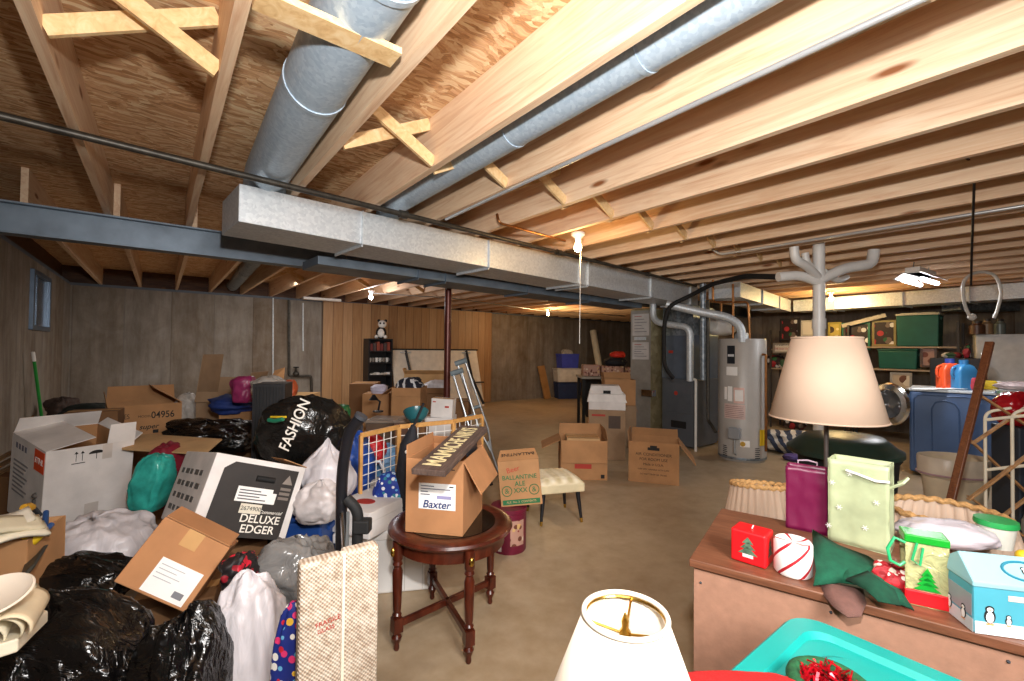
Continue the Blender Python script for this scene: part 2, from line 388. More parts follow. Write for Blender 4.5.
def fbm(p, o=4, s=1.0):
    return noise.fractal(Vector(p) * s, .9, 2.1, o)
def blob(name, label, cat, loc, size, m, seed=0, yaw=YAW, rx=0, ry=0, lump=.22, fold=.06, neck=0, sq=.75, nu=56, nv=40, group=None, flat=.15, parent=None, folddir=7, crease=.035):
    """soft filled bag or heap of cloth: squarish lumpy closed surface with folds, flat underneath; size = full extents, origin at base"""
    b = MB(); sx, sy, sz = size[0] / 2, size[1] / 2, size[2] / 2
    pw = lambda c: math.copysign(abs(c) ** sq, c)
    def fn(u, v):
        th = 2 * math.pi * u; ph = math.pi * (v - .5)
        x, y, z = pw(math.cos(ph)) * pw(math.cos(th)), pw(math.cos(ph)) * pw(math.sin(th)), math.sin(ph)
        q = Vector((math.cos(th) * math.cos(ph) * 1.3 + seed * 3.1, math.sin(th) * math.cos(ph) * 1.3, z * 1.1 + seed))
        r = 1 + lump * fbm(q, 2, .8)
        rd = abs(fbm(q + Vector((5, 1, 2)), 2, 1.35))
        r += fold * (.4 - 1.8 * min(rd, .55)) * 1.1
        cr = abs(fbm(q + Vector((9, 2, 4)), 2, 2.6)); r += crease * (1 - min(1, cr * 2.6)) ** 2
        r += fold * .35 * math.sin(folddir * th + 4 * fbm(q, 2, .9)) * max(0, z + .3)
        if neck and z > .45:
            k = (z - .45) / .55; nr = (1 - k) ** 1.2 * (1 - .12) + .12
            x *= nr; y *= nr; z += k * neck
            r = 1 + (r - 1) * (1 - k * .3) + .2 * k * math.sin(9 * th) * .5
        x, y, z2 = x * r, y * r, z * (1 + (r - 1) * .7)
        if z2 < -1 + flat: z2 = -1 + flat + (z2 + 1 - flat) * .1
        return (x * sx, y * sy, (z2 + 1 - flat * .9) * sz)
    b.grid(fn, nu, nv)
    o = b.build(name, m, parent, 75)
    bm = bmesh.new(); bm.from_mesh(o.data); bmesh.ops.remove_doubles(bm, verts=bm.verts, dist=.0005); bm.to_mesh(o.data); bm.free()
    o.location = loc; o.rotation_euler = rot3(yaw, rx, ry)
    if parent is None: tag(o, label, cat, group)
    return o
def pblob(name, label, cat, u0, v0, u1, v1, d, m, dep=None, **kw):
    """blob that fills about the pixel box at depth d"""
    a, b_, c = P(u0, (v0 + v1) / 2, d), P(u1, (v0 + v1) / 2, d), P((u0 + u1) / 2, v1, d)
    w = (b_ - a).length; h = (v1 - v0) * d / F; dep = dep or w * .7
    return blob(name, label, cat, c, (w, dep, h), m, **kw)
def pcarton(label, u0, v0, u1, v1, d, dep, dyaw=0, m=None, ground=False, **kw):
    """carton whose front fills about the pixel box at optical depth d"""
    a, b_ = P(u0, v1, d), P(u1, v1, d); h = (v1 - v0) * d / F; w = (b_ - a).length
    yaw = YAW + dyaw; c = (a + b_) / 2
    if ground: h += c.z; c.z = 0
    off = Matrix.Rotation(R(yaw), 3, 'Z') @ Vector((0, dep / 2, 0))
    o = carton(label, c + off, yaw, w, dep, h, m, **kw); o['_'] = 0; del o['_']
    return o, w, dep, h

# ================================================================== SETTING
YB = 9.62; XL = -1.1; XR = 10.3; XR2 = 13.0; YF = -2.6; ZJ = 2.35; ZS = 2.62
struct(MB().box(XL - .2, YF - .2, -.15, XR2 + .2, YB + .2, 0).build('floor', FLOOR, smooth=0))
struct(MB().box(XL - .2, YF - .2, ZS, XR2 + .2, YB + .2, ZS + .04).build('ceiling', OSB, smooth=0))
struct(MB().box(XL - .25, YF - .2, 0, XL, YB + .2, 2.31).build('wall_left', CONC, smooth=0))
struct(MB().box(XL, YB, 0, XR2, YB + .25, 2.31).build('wall_back', CONC, smooth=0))
struct(MB().box(2.6, YB - .035, .02, 6.82, YB - .001, 2.335).build('wall_panelling', PANEL, smooth=0))
struct(MB().box(XR, YF, 0, XR + .2, 6.0, 2.345).build('wall_right', CONC, smooth=0))
struct(MB().box(XR + .2, 5.8, 0, XR2, 6.0, 2.345).build('wall_alcove', CONC, smooth=0))
struct(MB().box(XR2, 5.8, 0, XR2 + .2, YB + .2, 2.345).build('wall_far_right', CONC, smooth=0))
struct(MB().box(XL, YF - .2, 0, XR + .2, YF, 2.6).build('wall_front', CONC, smooth=0))
SILL = M('#59616c', .6, 0, .1); RIM = m_lumber('rim_board', '#3c2416', '#5a3a24', '#74502f', (2, 10, 14))
struct(MB().box(XL - .2, YB, 2.31, XR2, YB + .14, ZJ).build('trim_1', SILL, smooth=0))
struct(MB().box(XL - .2, YB + .1, ZJ, XR2, YB + .14, ZS).build('trim_2', RIM, smooth=0))
struct(MB().box(XL - .14, YF, 2.31, XL, YB, ZJ).build('trim_3', SILL, smooth=0))
struct(MB().box(XL - .14, YF, ZJ, XL - .1, YB, ZS).build('trim_4', RIM, smooth=0))
# floor joists: near span sits on the beam, far span lapped beside it
nj = MB().box(-.019, YF, 0, .019, 4.56, ZS - ZJ - .001); fj = MB().box(-.019, 4.52, 0, .019, YB + .1, ZS - ZJ - .001)
j0 = j1 = None
for i in range(-1, 28):
    x = -.32 + .482 * i
    if x < XR and i >= 0:
        if j0 is None: j0 = struct(nj.build('floor_joist', JW, smooth=0, loc=(x, 0, ZJ)))
        else: c = j0.copy(); c.location = (x, 0, ZJ); COL.objects.link(c)
    if x + .042 > XL and x < XR2:
        if j1 is None: j1 = struct(fj.build('floor_joist', JW, smooth=0, loc=(x + .042, 0, ZJ)))
        else: c = j1.copy(); c.location = (x + .042, 0, ZJ); COL.objects.link(c)
# cross bridging between joists
for i in (0, 2, 3, 4, 5, 6, 7, 8, 9, 10, 11):
    x = -.32 + .482 * i; yb = 2.12 if i else 1.9
    a, b = x + .019, x + .463
    struct(MB().bar((a, yb - .05, ZS - .03), (b, yb - .02, ZJ + .02), .06, .018, up=(0, 1, 0)).build('bridging_strut', BW, smooth=0))
    struct(MB().bar((a, yb + .06, ZJ + .02), (b, yb + .03, ZS - .03), .06, .018, up=(0, 1, 0)).build('bridging_strut', BW, smooth=0))
for i in (3, 5, 7):
    x = -.32 + .482 * i + .042
    struct(MB().bar((x + .019, 7.0, ZS - .03), (x + .463, 7.02, ZJ + .02), .06, .018, up=(0, 1, 0)).build('bridging_strut', BW, smooth=0))
    struct(MB().bar((x + .019, 7.1, ZJ + .02), (x + .463, 7.08, ZS - .03), .06, .018, up=(0, 1, 0)).build('bridging_strut', BW, smooth=0))
# cleat under the fat duct and a doubled ledger on a right-hand joist
a, b = Z(255, -4, ZJ - .01), Z(396, 58, ZJ - .01)
cl = MB().bar(a, b, .09, .02).build('support_cleat', BW, smooth=0); tag(cl, 'pale wood cleat nailed across two joists under the fat round duct', 'cleat')
# steel I-beam
def beam(a, b, z0, z1, wf=.13):
    m = MB(); a = Vector((a[0], a[1], 0)); b = Vector((b[0], b[1], 0)); up = Vector((0, 0, 1))
    m.bar(a + up * (z0 + .006), b + up * (z0 + .006), wf, .012); m.bar(a + up * (z1 - .006), b + up * (z1 - .006), wf, .012); m.bar(a + up * (z0 + z1) / 2, b + up * (z0 + z1) / 2, .01, z1 - z0)
    return m.build('beam_1', STEEL, smooth=0)
struct(beam((XL, 4.46), (XR, 4.62), 2.135, ZJ))
# basement window in the left wall (steel frame, dark pane)
w0, w1, wz0, wz1 = 6.9, 7.85, 1.55, 2.2
wn = struct(thing('window_1', None, None, (XL, 0, 0)))
m = MB(); fr = .05
m.box(-.02, w0, wz0, .035, w0 + fr, wz1); m.box(-.02, w1 - fr, wz0, .035, w1, wz1); m.box(-.02, w0 + fr, wz0, .035, w1 - fr, wz0 + fr); m.box(-.02, w0 + fr, wz1 - fr, .035, w1 - fr, wz1)
m.box(.002, w0 + .3, wz0 + fr, .012, w0 + .33, wz1 - fr)
m.build('window_frame', M('#6f7f92', .35, .7, .1), wn, 0, .003)
MB().box(.001, w0 + fr, wz0 + fr, .004, w1 - fr, wz1 - fr).build('pane', M('#39475a', .15, .2, .2), wn, 0)

# ================================================================== OVERHEAD SERVICES
def elbow(pts, rad, n=6):
    """polyline with rounded corners"""
    pts = [Vector(p) for p in pts]; out = [pts[0]]
    for i in range(1, len(pts) - 1):
        p, a, b = pts[i], pts[i - 1], pts[i + 1]
        da, db = (a - p), (b - p); r = min(rad, da.length * .48, db.length * .48); s, e = p + da.normalized() * r, p + db.normalized() * r
        for k in range(n + 1):
            t = k / n; out.append(s * (1 - t) ** 2 + p * 2 * t * (1 - t) + e * t ** 2)
    out.append(pts[-1]); return out
def pipe(name, label, cat, pts, r, m, rad=.1, n=14, group=None, parent=None):
    o = MB().tube(elbow(pts, rad), r, n).build(name, m, parent, 50)
    return tag(o, label, cat, group) if parent is None else o
def flange(parent, p, d, r, name='coupling', m=None, L=.03, n=16):
    d = Vector(d).normalized() * L / 2; p = Vector(p); return MB().tube([p - d, p + d], r, n).build(name, m or GALV, parent, 50)

# supply trunk (low long box duct) and return duct
def boxduct(name, label, a, b, depth, z0a, z0b, z1, seams, m=GALV):
    a = Vector((*a, 0)); b = Vector((*b, 0)); d = (b - a).normalized(); nrm = Vector((-d.y, d.x, 0)); o = thing(name, label, 'duct', a)
    L = (b - a).length; q = MB(); A = [Vector((0, 0, z0a)), Vector((0, 0, z1)), nrm * depth + Vector((0, 0, z1)), nrm * depth + Vector((0, 0, z0a))]
    B = [d * L + Vector((0, 0, z0b)), d * L + Vector((0, 0, z1)), d * L + nrm * depth + Vector((0, 0, z1)), d * L + nrm * depth + Vector((0, 0, z0b))]
    q.add(A + B, [(0, 1, 2, 3), (7, 6, 5, 4), (0, 4, 5, 1), (1, 5, 6, 2), (2, 6, 7, 3), (3, 7, 4, 0)]); q.build('duct_body', m, o, 0, .004)
    for s in seams:
        z0 = z0a + (z0b - z0a) * s / L; c = d * s; e = .006
        f = MB(); f.bar(c - nrm * e + Vector((0, 0, z0 - e)), c - nrm * e + Vector((0, 0, z1)), .03, .01, up=d); f.bar(c - nrm * e + Vector((0, 0, z0 - e)), c + nrm * (depth + e) + Vector((0, 0, z0 - e)), .03, .01, up=d)
        f.build('drive_cleat', m, o, 0)
    for s in (.3, L - .3):
        c = d * s + nrm * depth / 2; MB().bar(c + Vector((0, 0, z1)), c + Vector((0, 0, ZJ + .04)), .03, .004).build('hanger_strap', GALVD, o, 0)
    return o
boxduct('trunk_duct', 'long shiny rectangular steel trunk duct hung under the joists in front of the beam', (.345, 3.04), (6.28, 3.56), .46, 2.125, 2.07, ZJ - .002, [.75, 1.9, 3.15, 3.3, 4.6, 5.7])
boxduct('trunk_duct', 'lower narrow steel duct tucked between the trunk duct and the beam', (.98, 3.78), (5.6, 4.05), .4, 2.06, 2.02, 2.13, [.9, 1.2, 2.3, 3.4], STEEL)
boxduct('trunk_duct', 'steel duct running on behind the water heater, lit yellow', (5.9, 2.76), (8.72, 3.2), .4, 2.1, 2.1, 2.3, [1.0, 2.0])
boxduct('trunk_duct', 'steel duct crossing above the storage shelves under the ceiling', (8.7, 3.16), (8.45, .2), .4, 2.1, 2.1, 2.3, [.5, .62, 1.5, 2.2])

def roundduct(label, a, b, r, el, m=GALVB):
    o = thing('round_duct', label, 'duct', a); a, b, el = Vector(a), Vector(b), Vector(el)
    MB().tube([p - a for p in elbow([a, b, el], .16, 8)], r, 28).build('duct_body', m, o, 40)
    d = (b - a).normalized(); L = (b - a).length
    for s in (.75, 1.55, 2.3):
        if s < L - .2: flange(o, d * s, d, r + .004, 'seam_band', m, .025, 28)
    return o
roundduct('fat blue-grey round duct between the joists at upper left', (.42, -.4, 2.44), (.50, 3.15, 2.46), .12, (.50, 3.22, 2.3))
roundduct('long blue-grey round duct running between the joists at upper centre', (1.31, -.6, 2.46), (1.335, 3.2, 2.46), .085, (1.335, 3.3, 2.33), GALVB)
roundduct('round duct seen between the dark joists behind the beam at left', (.85, 5.0, 2.47), (1.0, 9.3, 2.47), .09, (1.0, 9.4, 2.47), GALVD)

# black gas pipe, conduits
g0, g1 = Z(-60, 101, 2.325), Z(696, 286, 2.315)
o = pipe('gas_pipe', 'black iron gas pipe running diagonally under the joists above the trunk duct', 'pipe', [g0, g1], .018, BLACKIRON)
for t in (.3, .55, .8): flange(o, g0.lerp(g1, t), g1 - g0, .026, 'pipe_coupling', BLACKIRON, .06)
pipe('conduit', 'bright thin conduit strapped along a joist at top right of the second duct', 'conduit', [Z(930, -5, ZJ - .013), Z(446, 219, ZJ - .013)], .011, M('#cfd2d4', .3, .6, .05))
o = pipe('conduit', 'thin shiny conduit crossing the dark joists left of the fluorescent light', 'conduit', [Z(1060, 200, ZJ - .012), Z(764, 247.7, ZJ - .012), Z(720, 254.5, ZJ - .012), Z(712, 249, ZJ + .05)], .011, M('#cfd2d4', .3, .6, .05))
pipe('conduit', 'thin conduit under the far joists running between the two far bulbs', 'conduit', [Z(372, 293, ZJ - .012), Z(450, 298, ZJ - .012), Z(545, 311, ZJ - .012), Z(625, 316, ZJ - .012)], .010, M('#b8b9b8', .35, .6, .05))
pipe('conduit', 'short metal conduit bending from the joist to the pull-chain bulb', 'conduit', [Z(497, 214, ZJ + .06), Z(499, 223, ZJ - .012), Z(565, 241, ZJ - .012)], .01, COPPER)

def cable(label, pts, r=.008, m=BLACK, name='electric_cable', cat='cable', closed=False):
    q = [Vector(p) for p in pts]; out = []
    n = len(q)
    for i in range(n - 1):
        p0, p1, p2, p3 = q[max(i - 1, 0)], q[i], q[i + 1], q[min(i + 2, n - 1)]
        for k in range(6):
            t = k / 6; out.append(.5 * ((2 * p1) + (p2 - p0) * t + (2 * p0 - 5 * p1 + 4 * p2 - p3) * t * t + (3 * p1 - p0 - 3 * p2 + p3) * t ** 3))
    out.append(q[-1])
    return tag(MB().tube(out, r, 8).build(name, m, None, 60), label, cat)
dd = 1.75
cable('short black cable hanging in a hook shape from a joist at top right', [P(966, -8, dd), P(956, 30, dd), P(940, 66, dd), P(934, 77, dd), P(948, 75, dd), P(975, 60, dd)], .006)
cable('long dark cable with a loose coil hanging by the far right joists', [P(1028, 40, 1.9), P(1000, 64, 2), P(980, 100, 2.2), P(976, 135, 2.4), P(974, 190, 2.7), P(972, 245, 3.1), P(971, 285, 3.3)], .007)
cl = [P(978 + 44 * math.cos(t) + 28, 126 + 12 * math.sin(t), 2.35) for t in [math.pi * k / 8 for k in range(2, 20)]]
cable('dark coil of spare cable looped around the hanging cable', cl, .006)
cl = [P(974 + 46 * math.cos(t) + 32, 148 + 20 * math.sin(t), 2.5) for t in [math.pi * k / 8 for k in range(3, 19)]]
cable('lower brown coil of cable under the dark coil', cl, .006, M('#3a2418', .5))

# light bulbs: porcelain holder + bulb (+ pull cord)
BULBW = m_glow('#ffd9a0', 30); BULBC = m_glow('#eef0ff', 30); PORC = M('#f0ede6', .3)
def bulb(label, p, m, cord=None, power=20, col=(1, .72, .4)):
    o = thing('light_bulb', label, 'light bulb', p)
    MB().lathe([(.001, 0), (.055, 0), (.055, -.018), (.03, -.04), (.022, -.055), (.001, -.055)], 20).build('lamp_holder', PORC, o)
    MB().lathe([(.013, -.055), (.016, -.075), (.03, -.105), (.032, -.125), (.022, -.148), (.001, -.156)], 20, cap=False).build('glass_bulb', m, o)
    if cord: MB().tube([(.03, 0, -.03), (.032, 0, -.1), (.03, .002, -cord)], .0025, 6).build('pull_cord', PORC, o)
    l = bpy.data.lights.new('bulb_light', 'POINT'); l.energy = power; l.color = col; l.shadow_soft_size = .04
    lo = bpy.data.objects.new('bulb_light', l); COL.objects.link(lo); lo.location = Vector(p) + Vector((0, 0, -.2))
B1, B2, B3 = Z(578, 233, ZJ - .003), Z(371, 290, ZJ - .003), Z(548, 309, ZJ - .003)
bulb('bare glowing bulb with a long pull cord in front of the trunk duct', B1, BULBW, .9, 7, (1, .62, .25))
bulb('bare cool white bulb under the joists near the left end of the wood panelling', B2, BULBC, None, 13, (.95, .95, 1))
bulb('bare warm bulb under the far joists, near the blue tote stack', B3, BULBW, None, 30, (1, .68, .34))
B4 = PX(831, 302, 8.2); B4.z = ZJ - .003
bulb('bare warm bulb beside the white plastic drain stack above the shelves', B4, BULBW, None, 26, (1, .7, .3))
tag(MB().box(-.35, -.07, -.05, .35, .07, 0).build('ceiling_light', WHITE, None, 0, .01, loc=Z(322, 298, ZJ - .002)), 'unlit flat white ceiling fixture above the corner of the wood panelling', 'light fixture')

# fluorescent shop light
fp = Z(921, 282, 2.16)
o = thing('shop_light', 'white two-tube fluorescent shop light hanging on chains at right', 'light fixture', fp, (0, 0, R(-4)))
q = MB(); q.prism([(-.16, .02), (-.08, .08), (.08, .08), (.16, .02), (.15, .02), (.075, .07), (-.075, .07), (-.15, .02)], -.4, .4, X=Matrix(((0, 0, .7, 0), (1, 0, 0, 0), (0, 1, 0, 0), (0, 0, 0, 1)))); q.build('reflector', WHITE, o, 0)
MB().box(-.28, -.06, .07, .28, .06, .13).build('ballast_box', WHITE, o, 0, .004)
for s in (-.07, .07): MB().tube([(-.26, s, .0), (.26, s, .0)], .022, 14).build('fluorescent_tube', m_glow('#f6f8ff', 14), o, 50)
for s in (-.25, .25): MB().tube([(s, 0, .13), (s + .03, 0, ZJ - fp.z)], .004, 6).build('hanging_chain', GALVD, o)
al = bpy.data.lights.new('tube_light', 'AREA'); al.shape = 'RECTANGLE'; al.size = .8; al.size_y = .25; al.energy = 16; al.color = (.95, .97, 1)
ao = bpy.data.objects.new('tube_light', al); COL.objects.link(ao); ao.location = fp + Vector((0, 0, -.03))

# white plastic drain stack
st = Z(819, 515, 0); st = P(819, 345, 4.0); sx_, sy_ = st.x, st.y
o = thing('drain_stack', 'white plastic drain stack with side branches rising to the joists behind the tall lamp', 'drain pipe', (sx_, sy_, 0))
def L_(p): return Vector(p) - Vector((sx_, sy_, 0))
MB().tube([(0, 0, 0), (0, 0, ZJ + .03)], .047, 24).build('vertical_pipe', PVC, o, 50)
zt = P(819, 290, 4.0).z
for z in (zt - .3, zt + .12, .5): flange(o, (0, 0, z), (0, 0, 1), .054, 'hub', PVC, .09, 24)
def br(pts, r, rad=.08): return MB().tube(elbow([L_(p) for p in pts], rad), r, 18).build('branch_pipe', PVC, o, 50)
br([P(819, 280, 4.0), P(845, 268, 4.0), P(872, 264, 4.0), P(874, 250, 4.0)], .045)
br([P(819, 282, 4.0), P(800, 275, 4.0), P(778, 277, 4.0)], .042)
br([P(819, 278, 4.0), P(806, 265, 3.9), P(795, 260, 3.85), P(794, 247, 3.85)], .036)
br([P(812, 268, 4.0), P(806, 262, 4.0), P(805, 253, 4.0)], .03)
br([P(824, 272, 4.0), P(838, 281, 4.1), P(846, 277, 4.2)], .03)
pipe('drain_hose', 'thick black hose running from the white drain branch to the furnace', 'hose', [P(782, 277, 4.0), P(745, 276, 4.6), P(712, 284, 5.4), P(690, 296, 5.7), P(668, 306, 5.8), P(664, 325, 5.8), P(664, 366, 5.8), P(673, 378, 5.85)], .027, BLACKM, .15)

# steel post under the beam
o = thing('steel_post', 'slim red-brown steel support post under the beam', 'post', (2.62, 4.56, 0))
MB().tube([(0, 0, .01), (0, 0, 2.12)], .038, 20).build('post_tube', M('#5a2a22', .35, .3, .15), o)
MB().box(-.09, -.06, 2.12, .09, .06, 2.134).build('top_plate', GALVD, o, 0); MB().box(-.08, -.08, 0, .08, .08, .012).build('base_plate', GALVD, o, 0)
for s in (-.06, .06): MB().tube([(s, -.065, 2.07), (s, -.065, 2.15)], .007, 8).build('bolt', GALV, o)

# ================================================================== FURNACE, HEATER
FG = M('#565a60', .45, .1, .06); fx, fy = 5.95, 3.42
o = thing('furnace', 'dark grey gas furnace with a coil cabinet on top, left of the water heater', 'furnace', (fx, fy, 0))
MB().box(0, 0, .03, .72, .52, .99).build('burner_cabinet', FG, o, 0, .008)
MB().box(-.008, .02, .5, 0, .5, .97).build('upper_door', FG, o, 0, .003); MB().box(-.008, .02, .05, 0, .5, .49).build('lower_door', FG, o, 0, .003)
MB().box(-.012, .12, .28, -.008, .36, .38).build('louvre_panel', BLACKM, o, 0)
MB().lathe([(.001, 0), (.03, 0), (.03, .004), (.001, .004)], 20, X=Matrix.Translation((-.012, .28, .78)) @ Matrix.Rotation(R(-90), 4, 'Y')).build('round_emblem', INKR, o)
MB().box(.02, .02, .99, .7, .54, 1.62).build('coil_cabinet', M('#5a6472', .4, .2, .08), o, 0, .006)
MB().box(.012, .35, 1.36, .02, .42, 1.4).build('small_badge', INKR, o, 0)
q = MB(); q.add([(.02, .02, 1.62), (.7, .02, 1.62), (.7, .54, 1.62), (.02, .54, 1.62), (.05, .06, 2.06), (.65, .06, 2.04), (.65, .54, 2.04), (.05, .54, 2.04)], [(0, 1, 5, 4), (1, 2, 6, 5), (2, 3, 7, 6), (3, 0, 4, 7), (4, 5, 6, 7)]); q.build('plenum', GALVD, o, 0)
rx_, ry_ = 5.75, 4.0
o = thing('return_duct', 'tall steel return duct box with instruction sheets, left of the furnace', 'duct', (rx_, ry_, 0))
MB().box(0, 0, 0, .6, .36, 2.03).build('duct_body', m_galv('bulb_lit_steel', '#9a8c68', '#b8aa84', .4, 14, .5), o, 0, .004)  # gold bulb light on the duct side put into the steel colour
MB().box(-.004, .0, 0, 0, .36, 2.0).build('front_panel', M('#9a958c', .4, .3, .08), o, 0)
for n_, (z0, z1) in (('warning_sheet', (1.62, 1.95)), ('instruction_sheet', (1.26, 1.52))):
    X = Matrix.Translation((-.005, .18, 0)) @ face('left', 0, 0, 0); pt = patch(o, X, -.15, z0, .15, z1, M('#c9c5c2', .5), n_)
    for k in range(6):
        zz = z1 - .04 - k * (z1 - z0 - .05) / 6; patch(o, X, -.11, zz, .02 + .09 * ((k * 7) % 3) / 2, zz + .008, INKR if k in (0,) else M('#6a6a70', .6), 'printed_line', .003)
MB().box(-.03, .08, 1.55, -.004, .28, 1.6).build('filter_latch', GALV, o, 0, .003)
MB().box(-.1, -.1, .72, .0, .1, .82).build('damper_motor', CHROME, o, 0, .01)

def rp(u, v, x): return PX(u, v, x)
o = pipe('vent_pipe', 'shiny steel vent pipe bending down in front of the furnace coil cabinet', 'pipe', [rp(653, 290, 5.7), rp(653, 322, 5.7), rp(672, 325, 5.75), rp(690, 327, 5.8), rp(690, 381, 5.84)], .046, GALV, .14)
for t in ((653, 305, 5.7), (676, 326, 5.76), (690, 345, 5.81)): pass
o = pipe('flue_pipe', 'shiny round flue pipe arching from the duct to the top of the water heater', 'pipe', [P(666, 304, 5.9), P(700, 312, 5.8), P(728, 317, 5.72), P(741, 326, 5.7), P(742, 342, 5.7)], .052, GALV, .2)
pipe('condensate_pipe', 'thin white plastic pipe running down the furnace corner', 'pipe', [Vector((5.9, 3.45, 1.0)), Vector((5.9, 3.37, 1.0)), Vector((5.9, 3.37, .0))], .018, PVC, .03)
o = thing('expansion_tank', 'white expansion tank lying between the furnace and the water heater', 'tank', P(721, 325, 6.5), (0, 0, R(-5)))
MB().lathe([(.001, -.26), (.1, -.24), (.15, -.17), (.155, 0), (.155, .1), (.14, .19), (.08, .25), (.001, .26)], 28, X=Matrix.Rotation(R(90), 4, 'Y')).build('tank_shell', M('#d8d4cc', .3), o); MB().tube([(0, 0, .15), (0, 0, ZJ - P(721, 325, 6.5).z)], .014, 10).build('tank_pipe', COPPER, o)
pipe('copper_pipe', 'copper water pipe bending down into the right of the water heater top', 'pipe', [P(713, 280, 5.7), P(713, 302, 5.7), P(748, 302, 5.75), P(750, 340, 5.75)], .014, COPPER, .05)
pipe('copper_pipe', 'straight copper water pipe rising from the middle of the water heater top', 'pipe', [P(733, 284, 5.85), P(733, 340, 5.85)], .014, COPPER, .05)
pipe('vent_pipe', 'straight steel riser pipe between the furnace and the water heater', 'pipe', [P(703, 284, 6.0), P(703, 380, 6.0)], .04, GALVD, .05)
pipe('gas_line', 'dark iron gas line dropping down between the furnace and heater', 'pipe', [P(708, 300, 6.0), P(708, 420, 6.0), P(716, 432, 5.8)], .02, BLACKIRON, .05)

hp = Vector((6.03, 2.80, 0))
o = thing('water_heater', 'tall grey cylindrical gas water heater with stickers', 'water heater', hp, (0, 0, 0))
HG = M('#b0aba5', .4, .05, .03); hr = .285; hh = 1.56
MB().lathe([(hr - .02, .0), (hr - .01, .03), (hr, .04), (hr, hh - .02), (hr - .01, hh), (.001, hh + .01)], 48).build('tank_jacket', HG, o)
MB().lathe([(hr + .002, .03), (hr + .003, .05), (hr + .002, .06)], 48, cap=False).build('base_ring', GALVD, o)
va = math.atan2(-hp.y, -hp.x)
def curved(name, ang0, ang1, z0, z1, m, dr=.003):
    q = MB(); q.grid(lambda u, v: ((hr + dr) * math.cos(va + R(ang0 + (ang1 - ang0) * u)), (hr + dr) * math.sin(va + R(ang0 + (ang1 - ang0) * u)), z0 + (z1 - z0) * v), 10, 1); return q.build(name, m, o, 60)
curved('brand_plate', -36, -16, 1.24, 1.47, M('#1c2128', .35)); curved('plate_stripe', -34, -18, 1.33, 1.36, M('#c9ccd0', .4), .005)
curved('spec_sticker', -38, -10, 1.09, 1.2, PAPER)
curved('warning_sticker', -44, -36, .78, .94, PAPER); curved('warning_sticker', -34, -22, .76, .95, PAPER)
curved('warning_sticker', -14 - 5, 6, .74, .94, M('#dfb9ae', .5)); curved('sticker_panel', -16, 3, .77, .91, PAPER, .005); curved('rating_sticker', -44, 8, .54, .73, M('#d3b8b0', .5))
for k in range(7): curved('printed_line', -41, 2 + (k * 5) % 4, .56 + k * .023, .565 + k * .023, M('#8a5a54', .6), .005)
curved('yellow_tag', 42, 62, .22, .42, YEL, .012); curved('small_sticker', -4, 18, .2, .28, PAPER)
for g in (-42, 38):
    for k in range(6): curved('intake_slot', g - 7, g + 7 - (k % 2) * 2, .06 + k * .024, .07 + k * .024, BLACKM, .003)
X = Matrix.Rotation(va + R(-14), 4, 'Z')
q = MB(); q.box(hr, -.07, .3, hr + .1, .07, .44, 0, X); q.build('gas_valve', GREY, o, 0, .015)
q = MB(); q.tube([X @ Vector((hr + .05, 0, .3)), X @ Vector((hr + .05, .0, .12)), X @ Vector((hr, .0, .1))], .012, 8); q.build('burner_tube', ALU, o)
MB().lathe([(.001, 0), (.03, 0), (.03, .03), (.001, .03)], 16, X=Matrix.Rotation(va + R(2), 4, 'Z') @ Matrix.Translation((hr, 0, .24)) @ Matrix.Rotation(R(90), 4, 'Y')).build('drain_valve', BRASS, o)
X = Matrix.Rotation(va + R(53), 4, 'Z')
MB().tube(elbow([X @ Vector((hr - .01, 0, 1.36)), X @ Vector((hr + .05, 0, 1.36)), X @ Vector((hr + .05, 0, .16))], .03), .016, 12).build('relief_pipe', COPPER, o)
MB().lathe([(.09, hh), (.09, hh + .04), (.07, hh + .08)], 20, cap=False).build('draft_hood', GALV, o)

# ================================================================== BACK OF THE ROOM
PLY = M('#8a8076', .7)
pipe('wall_conduit', 'bright thin vertical conduit on the back concrete wall', 'conduit', [PY(273, 298, YB - .02), PY(273, 395, YB - .02)], .014, GALV)
pipe('wall_conduit', 'short pale vertical conduit on the concrete beside the wood panelling', 'conduit', [PY(303, 303, YB - .02), PY(303, 351, YB - .02)], .014, GALV)
pipe('wall_pipe', 'dark vertical water pipe with a bend on the back concrete wall', 'pipe', [PY(289, 300, YB - .04), PY(289, 376, YB - .04), PY(311, 376, YB - .08), PY(312, 402, YB - .08)], .025, BLACKIRON, .05)
o = thing('water_valve', 'small dark valve on the pipe by the back concrete wall', 'valve', PY(296, 374, YB - .12))
MB().ball((0, 0, 0), .06).build('valve_body', BLACKIRON, o); MB().tube([(0, 0, .04), (0, 0, .12)], .02, 10).build('stem', BLACKIRON, o); MB().lathe([(.001, .12), (.05, .12), (.05, .14), (.001, .14)], 14).build('hand_wheel', BLACKM, o)

